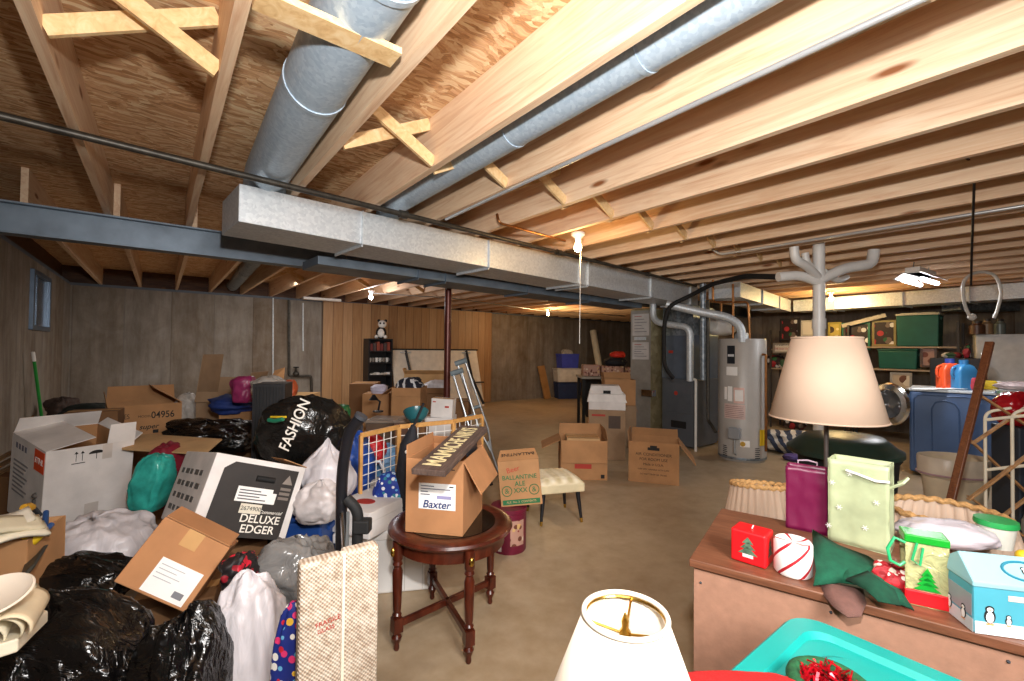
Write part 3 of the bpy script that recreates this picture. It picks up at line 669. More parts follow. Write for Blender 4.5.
# black shelf unit with knick-knacks and figurine
su = Vector((3.62, 9.2, 0))
o = thing('shelf_unit', 'tall black open shelf unit in front of the wood panelling', 'shelf', su)
w, d_, h_ = .52, .3, 1.58
q = MB(); q.box(-w / 2, -d_ / 2, 0, -w / 2 + .03, d_ / 2, h_); q.build('side_panel', BLACK, o, 0); q = MB(); q.box(w / 2 - .03, -d_ / 2, 0, w / 2, d_ / 2, h_); q.build('side_panel', BLACK, o, 0)
MB().box(-w / 2 + .03, d_ / 2 - .02, 0, w / 2 - .03, d_ / 2, h_).build('back_panel', BLACK, o, 0)
for z in (.1, .55, .8, 1.06, 1.3, h_ - .03): MB().box(-w / 2 + .03, -d_ / 2, z, w / 2 - .03, d_ / 2 - .02, z + .03).build('shelf_board', BLACK, o, 0)
rr = random.Random(3)
for z, kind in ((.83, 'paper'), (1.09, 'mug'), (1.33, 'book')):
    for k in range(6):
        x = su.x - .19 + k * .075; y = su.y - .03; z = z + .003 if k == 0 else z
        if kind == 'paper':
            q = MB(); hh_ = .02 + .012 * (k % 3)
            q.box(-.034, -.08, 0, .034, .06, hh_); ob = q.build('paper_stack', M(['#cfcac2', '#b9b2a6', '#dedad6'][k % 3], .7), None, 0, loc=(x, y, z))
            tag(ob, 'small stack of papers on the lowest lit shelf of the black unit', 'papers', 'paper stacks on the black shelf unit')
        elif kind == 'mug':
            t = thing('ceramic_mug', 'small pale ornament mug on the middle shelf of the black unit', 'mug', (x, y, z), 0, 'ornament mugs on the black shelf unit')
            c_ = M(['#c9c6c0', '#8a8078', '#e6e2dc'][k % 3], .3)
            MB().lathe([(.022, 0), (.028, .01), (.03, .09), (.026, .09), (.024, .012), (.001, .012)], 16).build('cup', c_, t); MB().tube([(.028, 0, .07), (.048, 0, .06), (.048, 0, .035), (.028, 0, .025)], .005, 6).build('handle', c_, t)
        else:
            q = MB(); q.box(-.03, -.08, 0, .03, .06, .14 + .02 * (k % 3)); ob = q.build('small_book', M(['#6a2a2a', '#4a3a3a', '#8a4030'][k % 3], .6), None, 0, loc=(x, y, z))
            tag(ob, 'small dark red book standing on the top shelf of the black unit', 'book', 'books on the black shelf unit')
t = thing('plush_toy', 'black and white plush toy sitting on top of the black shelf unit', 'toy', (su.x + .06, su.y, h_), (0, 0, R(-25)))
q = MB(); q.ball((0, 0, .13), (.11, .1, .13)); q.build('body', BLACKM, t); MB().ball((0, -.05, .12), (.075, .07, .1)).build('belly', WHITE, t); MB().ball((.02, -.02, .31), (.09, .085, .085)).build('head', WHITE, t)
for s in (-1, 1): MB().ball((.02 + s * .07, -.01, .385), (.03, .02, .03)).build('ear', BLACKM, t); MB().ball((.02 + s * .035, -.095, .325), (.02, .012, .022)).build('eye', BLACK, t); MB().ball((s * .09, -.09, .04), (.04, .07, .04)).build('foot', WHITE, t)

# folding table leaning on the panelling, its legs folded out
ta = P(400, 349, 7.6); tb = P(483, 349, 8.3)
ft0, ft1 = Vector((3.95, 8.95, 0)), Vector((6.15, 8.95, 0))
o = thing('folding_table', 'white folding table leaning on its edge against the wood panelling', 'table', (5.02, 8.85, 0), (R(-16), 0, 0))
MB().box(-1.1, 0, .03, 1.1, .04, 1.42).build('tabletop', M('#d9cdbd', .5), o, 0, .01)
MB().box(-1.1, -.02, 1.4, 1.13, .05, 1.43).build('edge_rail', BLACKM, o, 0, .004)
for x, a in ((-.78, .1), (.78, .16)):
    g = MB(); g.tube([(x, -.03, 1.38), (x + a * .3, -.05, .72), (x + a, -.2, .06)] if x > 0 else [(x, -.03, 1.38), (x + .08, -.05, .62)], .03, 8); g.build('leg', BLACK, o)
    MB().tube([(x - .12, -.03, 1.34), (x + .12, -.03, 1.34)], .016, 8).build('hinge_bar', GALV, o)
    MB().tube([(x + .1, -.05, .6), (x + .36, -.05, .6)], .018, 8).build('cross_bar', BLACK, o)

# tote stack by the far wall
def tote(label, loc, yaw, w, d, h, m, lidm, group=None, lid=True, name='storage_tote', taper=.88):
    o = thing(name, label, 'storage bin', loc, yaw, group); q = MB(); a, b = w / 2, d / 2; ta_, tb_ = a * taper, b * taper; hb = h - (.03 if lid else 0)
    q.add([(-ta_, -tb_, 0), (ta_, -tb_, 0), (ta_, tb_, 0), (-ta_, tb_, 0), (-a * .96, -b * .96, hb), (a * .96, -b * .96, hb), (a * .96, b * .96, hb), (-a * .96, b * .96, hb)],
          [(3, 2, 1, 0), (0, 1, 5, 4), (1, 2, 6, 5), (2, 3, 7, 6), (3, 0, 4, 7)] + ([(4, 5, 6, 7)] if lid else [])); q.build('bin_body', m, o, 0, .012 if lid else 0)
    q = MB()
    for s in (-1, 1): q.box(s * a * .97 - .012, -b * .35, hb - .07, s * a * .97 + .012, b * .35, hb - .04)
    q.build('grip', m, o, 0, .003)
    if lid:
        MB().box(-a, -b, hb, a, b, h).build('lid', lidm, o, 0, .012); MB().box(-a * .8, -b * .75, h, a * .8, b * .75, h + .012).build('lid_panel', lidm, o, 0, .008)
    else: MB().box(-a, -b, hb - .03, a, -b * .94, hb).box(-a, b * .94, hb - .03, a, b, hb).box(-a, -b * .94, hb - .03, -a * .95, b * .94, hb).box(a * .95, -b * .94, hb - .03, a, b * .94, hb).build('rim', m, o, 0, .004)
    return o
tp = Vector((9.22, 9.2, 0))
tote('navy blue tote at the bottom of the tote stack by the back wall', tp, -25, .72, .45, .46, NAVY, NAVY)
tote('white tote in the middle of the tote stack by the back wall', tp + Vector((-.02, 0, .475)), -25, .74, .46, .38, M('#d8d0c4', .5), M('#c9c4bd', .5))
tote('purple-blue open tote on top of the tote stack by the back wall', tp + Vector((.0, 0, .872)), -20, .56, .42, .4, M('#3f4bb4', .45), NAVY, lid=False)
blob('plastic_wrap', 'crumpled clear plastic wrap in the purple-blue tote', 'plastic wrap', tp + Vector((0, 0, 1.0)), (.42, .3, .42), BAGC, 4, -20)
o = MB().box(-.12, -.02, 0, .12, .02, .95).build('wood_board', M('#a87a48', .6, 0, .15, 4), None, 0, .002, loc=(8.62, 9.36, 0)); o.rotation_euler = (R(-12), R(-6), R(0)); tag(o, 'tan board leaning on the wall left of the tote stack', 'board')
a = PY(593, 331, 9.45); b = PY(600, 372, 9.0)
o = MB().tube([a, b + (b - a) * .9], .1, 18).build('paper_roll', CREAM, None); tag(o, 'long cream roll leaning on the far wall right of the blue totes', 'paper roll')
blob('black_bag', 'black trash bag slumped right of the navy tote by the far wall', 'bag', Vector((P(592, 400, 9.4).x, P(592, 400, 9.4).y, 0)), (.42, .4, 1.1), BLACKM, 9)

# loaded side table right of totes
tc = P(612, 395, 8.3); tc.z = 0
o = thing('work_table', 'low table loaded with boxes behind the white banker box', 'table', tc, -38)
MB().box(-.62, -.35, .88, .62, .35, .92).build('tabletop', M('#9b9488', .5), o, 0, .004)
for sx in (-.57, .57):
    for sy in (-.3, .3): MB().box(sx - .025, sy - .025, 0, sx + .025, sy + .025, .88).build('leg', BLACKM, o, 0)
def on(o_, lx, ly, z): return Matrix.Translation(o_.location) @ o_.rotation_euler.to_matrix().to_4x4() @ Vector((lx, ly, z))
carton('floral printed shoe box at the left of the low loaded table', on(o, -.4, 0, .922), -38, .3, .25, .2, FLORAL, closed=True, tape=False)
carton('second floral printed box at the middle of the low loaded table', on(o, -.02, .02, .922), -38, .4, .3, .18, FLORAL, closed=True, tape=False)
carton('third floral printed box at the right of the low loaded table', on(o, .38, .0, .922), -38, .34, .3, .16, FLORAL, closed=True, tape=False)
blob('jacket', 'folded black jacket on the middle floral box', 'jacket', on(o, .05, 0, 1.105), (.4, .28, .16), CLOTHK, 3)
blob('red_cap', 'bright red cap on the black jacket above the low loaded table', 'hat', on(o, .1, 0, 1.26), (.26, .2, .12), M('#e0301a', .6), 2)  # a cap, shaped as a small soft heap
carton('plain tan box under the low loaded table beside the banker box', on(o, 0, 0, 0), -38, .8, .45, .5, CB, closed=True)

# tall carton with white banker box upside down on it, carton behind
tb_ = Vector((4.66, 3.92, 0))
o = carton('tall tan carton standing behind the two open cartons, banker box on top', tb_, -48, .46, .42, .63, CBG, closed=True)
X = face('front', .46, .42, .63); patch(o, X, .02, .4, .17, .56, M('#54443a', .7), 'printed_picture'); patch(o, X, -.19, .55, -.02, .575, INKR, 'printed_line')
o = carton('grey-white banker box lying on the tall tan carton', tb_ + Vector((0, 0, .632)), -48, .46, .42, .2, CBW, closed=True, tape=False)
q = MB(); q.add([(-.25, -.225, .1), (.25, -.225, .1), (.25, .2, .1), (-.25, .2, .1), (-.2, -.1, .3), (.16, -.1, .3), (.16, .16, .3), (-.2, .16, .3)], [(0, 1, 5, 4), (1, 2, 6, 5), (2, 3, 7, 6), (3, 0, 4, 7), (4, 5, 6, 7)]); q.build('lid', CBW, o, 0)
MB().tube([(-.045, -.173, .225), (.045, -.173, .225)], .02, 10).build('hand_hole', BLACKM, o)
carton('open-top tan carton peeking out behind the banker box', Vector((5.35, 4.28, .6)), -42, .44, .34, .37, CB, flaps={'back': 120, 'left': 100}, lens={'back': .1, 'left': .1})
carton('low tan carton standing under the carton behind the banker box', Vector((5.35, 4.28, 0)), -42, .46, .36, .597, CBG, closed=True)

# two open cartons
o = carton('open tan carton left of centre floor, front flap folded down over red print', (3.742, 3.493, 0), -40.4, .5, .4, .42, CB, {'front': 262, 'left': 205, 'back': 100, 'right': 80}, lens={'left': .22, 'back': .12, 'front': .235, 'right': .12})
X = face('front', .5, .4, .42); patch(o, X, -.1, .12, .08, .17, INKR, 'red_print'); patch(o, X, .18, .02, .22, .06, INK, 'printed_square')
carton('small carton lying inside the open tan carton', Vector((3.742, 3.493, .27)), -40.4, .36, .26, .16, CBL, closed=True)
o = carton('open tan carton with printed lines, in front of the furnace', (4.279, 2.93, 0), -57, .51, .4, .43, CB, {'right': 232, 'back': 78, 'left': 96, 'front': 266}, lens={'right': .26, 'back': .09, 'left': .1, 'front': .005})
X = face('front', .51, .4, .43)
for k, (s, sz) in enumerate((('AIR CONDITIONER', .042), ('FOR ROOM USE', .04), ('Made in U.S.A.', .035), ('KEEP DRY  HANDLE WITH CARE', .022), ('DO NOT DROP OR CRUSH', .022))): text(o, X, s, 0, .3 - k * .052, sz, INK)
q = MB(); q.box(-.06, .345, 0, .06, .375, .0015, 0, X); q.box(-.035, .375, 0, .035, .395, .0015, 0, X); q.build('crown_print', INK, o, 0)

# stool with quilted seat
def stool():
    c = Z(565, 470, .36); c = Vector((2.62, 2.76, 0))
    o = thing('footstool', 'small cream quilted footstool on tapered black legs with brass tips', 'stool', c, -22)
    q = MB()
    def fn(u, v):
        x, y = (u - .5) * .42, (v - .5) * .42; e = (1 - abs(2 * u - 1) ** 6) * (1 - abs(2 * v - 1) ** 6)
        return (x, y, .33 + .05 * e + .006 * abs(math.sin(u * 8 * math.pi)) * abs(math.sin(v * 8 * math.pi)))
    q.grid(fn, 48, 48); q.build('seat_cushion', QUILT, o, 60)
    MB().box(-.21, -.21, .26, .21, .21, .335).build('seat_box', M('#dfd0aa', .5), o, 0, .012)
    for sx in (-1, 1):
        for sy in (-1, 1):
            a, b = Vector((sx * .16, sy * .16, .26)), Vector((sx * .19, sy * .19, .005)); lg = MB().tube([a, b], [.021, .011], 14).build('leg', BLACK, o)
            MB().tube([a.lerp(b, .86), b], [.0135, .012], 14).build('brass_tip', BRASS, lg)
    o.scale = (.92, .92, .97); return o
stool()
# red tin drum + ale carton on it
tn = Vector((1.96, 2.52, 0))
o = thing('tin_drum', 'dark red decorated tin drum on the floor under the ale carton', 'tin', tn, -38)
MB().lathe([(.118, 0), (.122, .006), (.122, .27), (.127, .275), (.127, .3), (.001, .3)], 36).build('drum', MAROON, o)
q = MB(); q.grid(lambda u, v: (.1235 * math.sin(R(5 + 50 * u)), -.1235 * math.cos(R(5 + 50 * u)), .06 + .17 * v), 10, 1); q.build('picture_panel', FLORAL, o, 60)
q = MB(); q.grid(lambda u, v: (.1235 * math.sin(R(-35 + 12 * u)), -.1235 * math.cos(R(-35 + 12 * u)), .02 + .06 * v), 6, 1); q.build('small_label', M('#b7a9a0', .5), o, 60)
o = carton('old tan ale carton with green lettering resting on the red tin', (2.075, 2.515, .302), -40, .29, .22, .31, CB, closed=True, tape=False, rx=-4, ry=-6)
X = face('front', .29, .22, .31)
text(o, X, 'BALLANTINE', 0, .195, .042, INKG, bold=.001); text(o, X, 'ALE', 0, .15, .045, INKG, bold=.001); text(o, X, 'XXX', 0, .105, .045, INKG, bold=.001); text(o, X, 'Beer', -.04, .25, .05, INKR, rot=12)
for s in (-.095, .095): text(o, X, '&', s, .105, .05, INKG); MB().tube([X @ Vector((s + .034 * math.cos(t), .105 + .034 * math.sin(t), .001)) for t in [2 * math.pi * k / 20 for k in range(20)]], .003, 6, closed=True).build('ring_print', INKG, o)
patch(o, X, -.13, .012, .13, .045, INKG, 'green_band'); text(o, X, 'ALE  No. 3  CONTENTS', 0, .029, .02, CBL, off=.003)
q = MB(); w_, d2, h2 = .29, .22, .31
q.sheet([(-w_ / 2, -d2 / 2, h2), (w_ / 2, -d2 / 2, h2), (w_ / 2 - .02, -d2 / 2 + .1, h2 + .06), (-w_ / 2 + .02, -d2 / 2 + .1, h2 + .06)], .004); q.build('flap', CB, o, 0)
Xt = Matrix.Translation((0, -d2 / 2, h2)) @ Matrix.Rotation(R(31), 4, 'X'); text(o, Xt, 'BALLANTINE', 0, .06, .042, INK, bold=.001, off=.006, rot=180)

# ================================================================== CENTRE-LEFT: boxes by the post
pcarton('brown carton at the left end of the box row in front of the panelling', 349, 384, 374, 430, 6.3, .5, 8, CBD, ground=True, closed=True)
pcarton('small tan carton before the left end of the box row', 362, 394, 388, 428, 5.7, .3, 4, CB, ground=True, closed=True)
blob('purple_package', 'small white and purple package lying on the small tan carton', 'package', P(379, 394, 5.8), (.2, .16, .13), M('#c9c4da', .5), 5, sq=.5)
o, w, d, h = pcarton('wide tan carton full of striped clothes, left of the steel post', 391, 388, 420, 420, 5.3, .42, 0, CB, flaps={'left': 215, 'front': 262}, lens={'left': .16, 'front': .1})
c0 = o.location
blob('striped_clothes', 'dark and white striped clothes heaped in the wide tan carton', 'clothes', c0 + Vector((0, 0, h - .12)), (.30, .30, .24), m_stripes('striped_knit', '#1c1e2c', '#d8d8dc', 14, .3), 6, lump=.3, fold=.12)
blob('navy_clothes', 'dark navy clothes heaped at the right of the striped clothes', 'clothes', P(413, 387, 5.85), (.24, .2, .14), CLOTHK, 8, lump=.3, fold=.12)
pcarton('brown carton under the wide tan carton of clothes', 390, 421, 419, 452, 5.25, .4, 0, CBD, ground=True, closed=True)
o, w, d, h = pcarton('open tan carton standing behind the others against the leaning table', 404, 374, 446, 412, 6.6, .4, 6, CBL, ground=True, flaps={'front': 150, 'right': 120, 'left': 110}, lens={'front': .12, 'right': .08, 'left': .08})
tag(MB().box(-.2, -.1, 0, .2, .1, .02).build('yellow_folder', YEL, None, 0, loc=P(424, 373, 6.75), rot=(R(10), 0, R(-40))), 'yellow folder lying on the back open carton', 'folder')
o, w, d, h = pcarton('tan carton with a white bag in it, just left of the steel post', 422, 388, 448, 420, 5.8, .32, 4, CBD, flaps={'left': 200, 'front': 235}, lens={'left': .22, 'front': .08})
blob('white_bag', 'white plastic bag puffed up in the carton left of the steel post', 'bag', o.location + Vector((0, 0, h - .1)), (.36, .3, .2), BAGW, 2)
pcarton('brown carton under the white bag carton by the post', 422, 421, 450, 455, 5.75, .35, 4, CBD, ground=True, closed=True)
o, w, d, h = pcarton('upright white carton with small red marks, in front of the post', 430, 399, 452, 418, 4.3, .14, -6, CBW, closed=True, ry=3); X = face('front', w, d, h); patch(o, X, .03, h * .55, .07, h * .65, INKR, 'printed_mark'); patch(o, X, -.09, h * .8, -.06, h * .86, INKR, 'printed_mark')
pcarton('wide white carton below the upright white carton', 424, 418, 452, 450, 4.3, .26, -2, CBW, ground=True, closed=True)
o = pcarton('tan carton partly hidden behind the crutches', 452, 402, 468, 432, 5.2, .4, 0, CBD, ground=True, closed=True)[0]
pcarton('brown carton holding the teal bowl behind the baby gate', 407, 427, 424, 470, 3.9, .2, 0, CBD, ground=True, closed=True)
o = thing('salad_bowl', 'teal green bowl perched on boxes behind the baby gate', 'bowl', P(416, 421, 3.9), (R(-30), R(15), 0))
MB().lathe([(.001, 0), (.05, .002), (.09, .04), (.11, .09), (.104, .09), (.084, .045), (.05, .01), (.001, .008)], 28).build('bowl_shell', M('#2e6c74', .25), o)
tote('brown tinted bin in front of the carton row', P(388, 446, 4.9), -38, .42, .34, .3, M('#6d5a4c', .3), M('#9a8c80', .3))
tote('pinkish tinted bin beside the brown tinted bin', P(413, 446, 4.55), -36, .34, .3, .28, M('#8c6a5c', .3), M('#a8988c', .3))
o = thing('desk_lamp', 'small black desk lamp lying on the small tan carton', 'lamp', P(378, 412, 5.2), -20)
MB().lathe([(.001, 0), (.06, 0), (.06, .015), (.001, .02)], 18).build('base', BLACK, o); MB().tube([(0, 0, .01), (.02, 0, .12), (-.05, 0, .17)], .012, 8).build('arm', BLACK, o); MB().lathe([(.015, .0), (.055, -.06)], 18, X=Matrix.Translation((-.05, 0, .2)), cap=False).build('lamp_shade', BLACK, o)

# crutches leaning on the post
def crutch(label, a, b):
    a, b = Vector(a), Vector(b); d = (b - a).normalized(); s = d.cross(Vector((.6, .78, 0))).normalized() * .045; o = thing('crutch', label, 'crutch', b, group=None)
    L = lambda p: p - b
    for k in (-1, 1): MB().tube([L(a + s * k), L(a.lerp(b, .6) + s * k), L(a.lerp(b, .8))], .012, 8).build('side_rail', ALU, o)
    MB().tube([L(a.lerp(b, .7)), L(b)], .012, 8).build('foot_tube', ALU, o); MB().tube([L(a - s * 1.5), L(a), L(a + s * 1.5)], .03, 10).build('arm_pad', M('#74828a', .6), o)
    g = a.lerp(b, .4); MB().tube([L(g - s), L(g + s)], .018, 10).build('hand_grip', M('#74828a', .6), o); MB().tube([L(b.lerp(a, .03)), L(b)], .018, 10).build('rubber_foot', BLACKM, o)
a1 = P(453, 366, 4.9); a2 = P(462, 362, 4.9); e1 = Z(487, 449, 0); e1 = P(494, 440, 4.6)
crutch('grey aluminium crutch leaning on the steel post, nearer one', P(457, 372, 4.7), Vector((P(492, 440, 4.55).x, P(492, 440, 4.55).y, .02)))
crutch('grey aluminium crutch leaning on the steel post, further one', P(461, 362, 4.95), Vector((P(500, 436, 4.9).x, P(500, 436, 4.9).y, .02)))

# ================================================================== MIDDLE PILE
# baby gate
ga, gb, gc, gd = P(360, 500, 2.75), P(397, 489, 3.05), P(452, 492, 3.3), P(481, 484, 3.6)
for p in (ga, gb, gc, gd): p.z = .36
gz_ = .50
o = thing('baby_gate', 'folding wooden baby gate with white wire mesh standing behind the black bag strap', 'gate', ga)
TANW = M('#cf9a58', .5, 0, .12, 20)
def gpanel(a, b):
    a, b = a - ga, b - ga; up = Vector((0, 0, gz_)); q = MB()
    q.bar(a, a + up, .03, .02); q.bar(b, b + up, .03, .02); q.bar(a, b, .02, .03); q.bar(a + up, b + up, .02, .03); f_ = q.build('gate_frame', TANW, o, 0, .003)
    w = MB(); L = (b - a).length; n = max(3, int(L / .06))
    for k in range(1, n): p = a.lerp(b, k / n); w.tube([p, p + up], .003, 5)
    for k in range(1, 8): w.tube([a + up * k / 8, b + up * k / 8], .003, 5)
    w.build('wire_mesh', WHITE, f_, 60)
gpanel(ga, gb); gpanel(gb + Vector((.012, .008, 0)), gc); gpanel(gc + Vector((.012, .008, 0)), gd)
tote('blue tote under the blue tarp and baby gate', Vector((1.16, 3.2, 0)), -30, .4, .3, .33, M('#1d4a94', .45), M('#1d4a94', .45))
blob('blue_tarp', 'crumpled bright blue tarp behind the white bags and black cart', 'tarp', P(344, 505, 3.0), (.34, .3, .52), CLOTHB, 3, lump=.3, fold=.12)
blob('red_cloth', 'red cloth bundle showing through the baby gate mesh', 'cloth', P(368, 462, 3.25), (.24, .2, .2), RED, 2)
blob('blue_bag', 'light blue bag behind the baby gate mesh', 'bag', P(383, 486, 3.35), (.3, .2, .34), M('#5e8fbc', .5), 6)
o = thing('shopping_bag', 'translucent grey shopping bag with loop handle behind the gate mesh', 'bag', P(376, 500, 3.05), -30)
blob('bag_body', None, None, (0, 0, 0), (.24, .12, .16), BAGC, 3, 0, parent=o)
MB().tube([(-.05, 0, .15), (-.05, 0, .2), (-.02, 0, .26), (.02, 0, .26), (.05, 0, .2), (.05, 0, .15)], .012, 8).build('loop_handle', M('#c9ccd2', .3), o)
pcarton('brown carton under the wood strips at the left edge', -24, 477, 13, 520, 3.3, .3, 0, CBD, ground=True, closed=True)
blob('gift_bag', 'royal blue gift bag with white snowflake dots beside the cooler', 'gift bag', P(392, 512, 2.75), (.22, .14, .25), SNOWBLUE, 2, lump=.12, sq=.5)

# white foam cooler with lid box on top
CW = M('#e9e7e4', .55, 0, .03)
o = thing('foam_cooler', 'large white lidded carton on the floor behind the end table', 'cooler', (1.13, 2.645, 0), -27)
w, d, h = .56, .4, .36
MB().box(-w / 2, -d / 2, 0, w / 2, d / 2, h - .05).build('cooler_body', CW, o, 0, .012); MB().box(-w / 2 - .012, -d / 2 - .012, h - .055, w / 2 + .012, d / 2 + .012, h).build('lid', CW, o, 0, .01)
for x in (-.1, .1, .2): patch(o, face('front', w, d, h), x, .01, x + .004, h - .06, M('#c9c6c2', .6), 'moulded_rib')
o = thing('bakery_box', 'white folded box with a red oval stamp on top of the white cooler', 'box', (.985, 2.60, .362), -62)
w, d, h = .3, .34, .14
MB().box(-w / 2, -d / 2, 0, w / 2, d / 2, h).build('box_body', CBW, o, 0, .004); MB().box(-w / 2 - .004, -d / 2 - .004, h - .05, w / 2 + .004, d / 2 + .004, h + .004).build('lid', CBW, o, 0, .004)
MB().lathe([(.001, 0), (.06, 0), (.06, .0015), (.001, .0015)], 28, X=Matrix.Translation((0, -.03, h + .004)) @ Matrix.Diagonal((1, .7, 1, 1))).build('oval_stamp', INKR, o)

# black strapped bags / carts
o = thing('luggage_cart', 'tall black folding luggage cart standing behind the woven panel', 'cart', P(345, 560, 1.72), -38)
zc = o.location.z; z0 = -zc
def LP(u, v, d): return Matrix.Rotation(R(38), 3, 'Z') @ (P(u, v, d) - o.location)
g = MB(); g.tube(elbow([LP(360, 418, 1.62), LP(349, 432, 1.64), LP(342, 470, 1.68), LP(341, 553, 1.72), LP(341, 640, 1.76)], .1), .021, 12); g.build('main_tube', BLACK, o)
MB().box(-.03, -.03, z0, .13, .03, z0 + .05).build('foot_plate', BLACKM, o, 0); MB().tube([LP(341, 640, 1.76), (0, 0, z0 + .03)], .026, 10).build('lower_tube', BLACK, o)
MB().tube(elbow([LP(346, 498, 1.68), LP(358, 510, 1.68), LP(357, 560, 1.7)], .05), .02, 10).build('curved_bracket', BLACKM, o)
MB().tube([LP(360, 418, 1.62), LP(362, 415, 1.62)], .024, 12).build('hand_grip', DGREY, o); MB().box(*LP(352, 535, 1.66), *(LP(352, 535, 1.66) + Vector((.06, .05, .05)))).build('clamp', BLACKM, o, 0, .006)
MB().tube([LP(342, 512, 1.64), LP(344, 552, 1.64)], .008, 8).build('steel_rod', CHROME, o); MB().tube([LP(348, 512, 1.64), LP(347, 552, 1.64)], .006, 8).build('steel_rod', ALU, o)
o = thing('umbrella_sleeve', 'closed black umbrella in its sleeve standing left of the medical supply box', 'umbrella', (P(407, 520, 2.7).x, P(407, 520, 2.7).y, .362), -38)
zt = P(410, 425, 2.7).z - .362
MB().tube([(0, 0, 0), (0, 0, .2), (-.01, 0, zt - .3), (.01, 0, zt - .12), (.03, 0, zt)], [.02, .05, .062, .058, .012], 14).build('sleeve', CLOTHK, o); MB().tube([(.02, -.01, zt - .04), (.06, 0, zt + .06), (.09, 0, zt + .13)], .008, 8).build('strap', BLACK, o); MB().ball((.005, -.058, zt - .15), .011).build('snap_button', WHITE, o)

# ================================================================== END TABLE + medical box + plank sign
tc = Vector((1.175, 1.985, 0)); RT = .298
o = thing('end_table', 'round dark mahogany end table with turned legs and crossed stretchers', 'table', tc)
MB().lathe([(.001, .495), (RT - .02, .495), (RT + .005, .503), (RT + .012, .515), (RT + .005, .526), (RT - .015, .532), (RT - .07, .532), (RT - .075, .529), (.001, .529)], 56).build('tabletop', MAH, o)
MB().lathe([(RT - .076, .5295), (RT - .076, .5325), (.001, .5325)], 48, cap=False).build('glass_inset', M('#15100d', .08), o)
MB().lathe([(RT - .05, .43), (RT - .03, .435), (RT - .03, .47), (RT - .02, .495), (RT - .05, .495)], 56, cap=False).build('apron', MAH, o)
angs = [math.atan2(p[1] - tc.y, p[0] - tc.x) for p in ((1.107, 1.701), (.878, 1.982), (1.487, 2.039), (1.222, 2.251))]
tips = [Vector((.285 * math.cos(a), .285 * math.sin(a), 0)) for a in angs]
for a, p in zip(angs, tips):
    X = Matrix.Translation(p)
    lg = MB(); lg.lathe([(.010, 0), (.014, .01), (.012, .03), (.02, .05), (.024, .06), (.016, .075), (.022, .085)], 18, X=X)
    lg.box(-.022, -.022, .085, .022, .022, .15, 0, X @ Matrix.Rotation(a, 4, 'Z')); lg.lathe([(.016, .15), (.022, .165), (.016, .175), (.019, .19), (.024, .36), (.016, .385), (.023, .395), (.018, .41), (.024, .42), (.024, .5)], 18, X=X, wave=None)
    l = lg.build('leg', MAH, o, 35)
    n = Vector((math.cos(a), math.sin(a), 0)); MB().ball(p + n * .024 + Vector((0, 0, .455)), (.012, .012, .022)).build('brass_medallion', BRASS, l)
for i, j in ((0, 3), (1, 2)): MB().bar(tips[i] + Vector((0, 0, .118)), tips[j] + Vector((0, 0, .118)), .022, .03).build('stretcher', MAH, o, 0, .003)
o = carton('open orange-tan medical supply carton standing on the round end table', (1.155, 2.0, .5335), -48.8, .281, .36, .345, CBO, {'right': 240, 'left': 92, 'back': 60}, lens={'right': .17, 'left': .06, 'back': .05})
X = face('front', .281, .36, .345)
patch(o, X, -.075, .115, .105, .235, PAPER); text(o, X, 'Baxter', .012, .137, .05, INKB, shear=.25, bold=.002, off=.003)
for k, (a, b) in enumerate(((-.065, .0), (-.065, .08), (-.065, -.03), (-.065, -.02))): patch(o, X, a, .22 - k * .013, b, .224 - k * .013, M('#5a5a6a', .6), 'printed_line', .0028)
patch(o, X, .075, .22, .095, .225, INK, 'printed_line', .0028); patch(o, X, .015, .165, .085, .18, M('#9c98c0', .6), 'barcode', .0028); patch(o, X, .03, .3, .1, .304, INK, 'printed_line')
# plank sign laid across the carton
pa, pb, pc, pd_ = P(411, 463, 1.80), P(446, 469, 1.75), P(488, 427, 2.3), P(461, 424, 2.36)
c0 = (pa + pb) / 2; ax = ((pc + pd_) / 2 - c0); L = ax.length; ax.normalize()
zz = .895; c0.z = zz; e0 = (pc + pd_) / 2; e0.z = zz + .08; ax = (e0 - c0); L = ax.length; ax.normalize(); sd = ax.cross(Vector((0, 0, 1))).normalized(); nn = sd.cross(ax)
o = thing('plank_sign', 'weathered dark plank sign with cream routed letters lying across the open medical carton', 'sign', c0)
o.rotation_euler = Matrix((ax, -sd, nn)).transposed().to_euler()
MB().box(0, -.072, 0, L, .072, .025).build('board', PLANKW, o, 0, .003)
for k, s in enumerate(('MAM', 'ACHE', 'NRYS')): text(o, Matrix.Translation((0, 0, .025)), s, L * (.22 + .29 * k), 0, .115, SIGNCR, bold=.004, sx=L * .28 / (.078 * len(s)))
MB().box(.03, -.004, 0, .27, .004, .3).build('tmp', DGREY)  # dark folder in the carton
bpy.data.objects['tmp'].name = 'ring_binder'; f = bpy.data.objects['ring_binder']; f.location = (1.315, 2.0, .62); f.rotation_euler = (0, R(0), R(41)); f.data.transform(Matrix.Translation((-.15, 0, 0))); tag(f, 'dark folder sticking up inside the medical supply carton', 'folder')

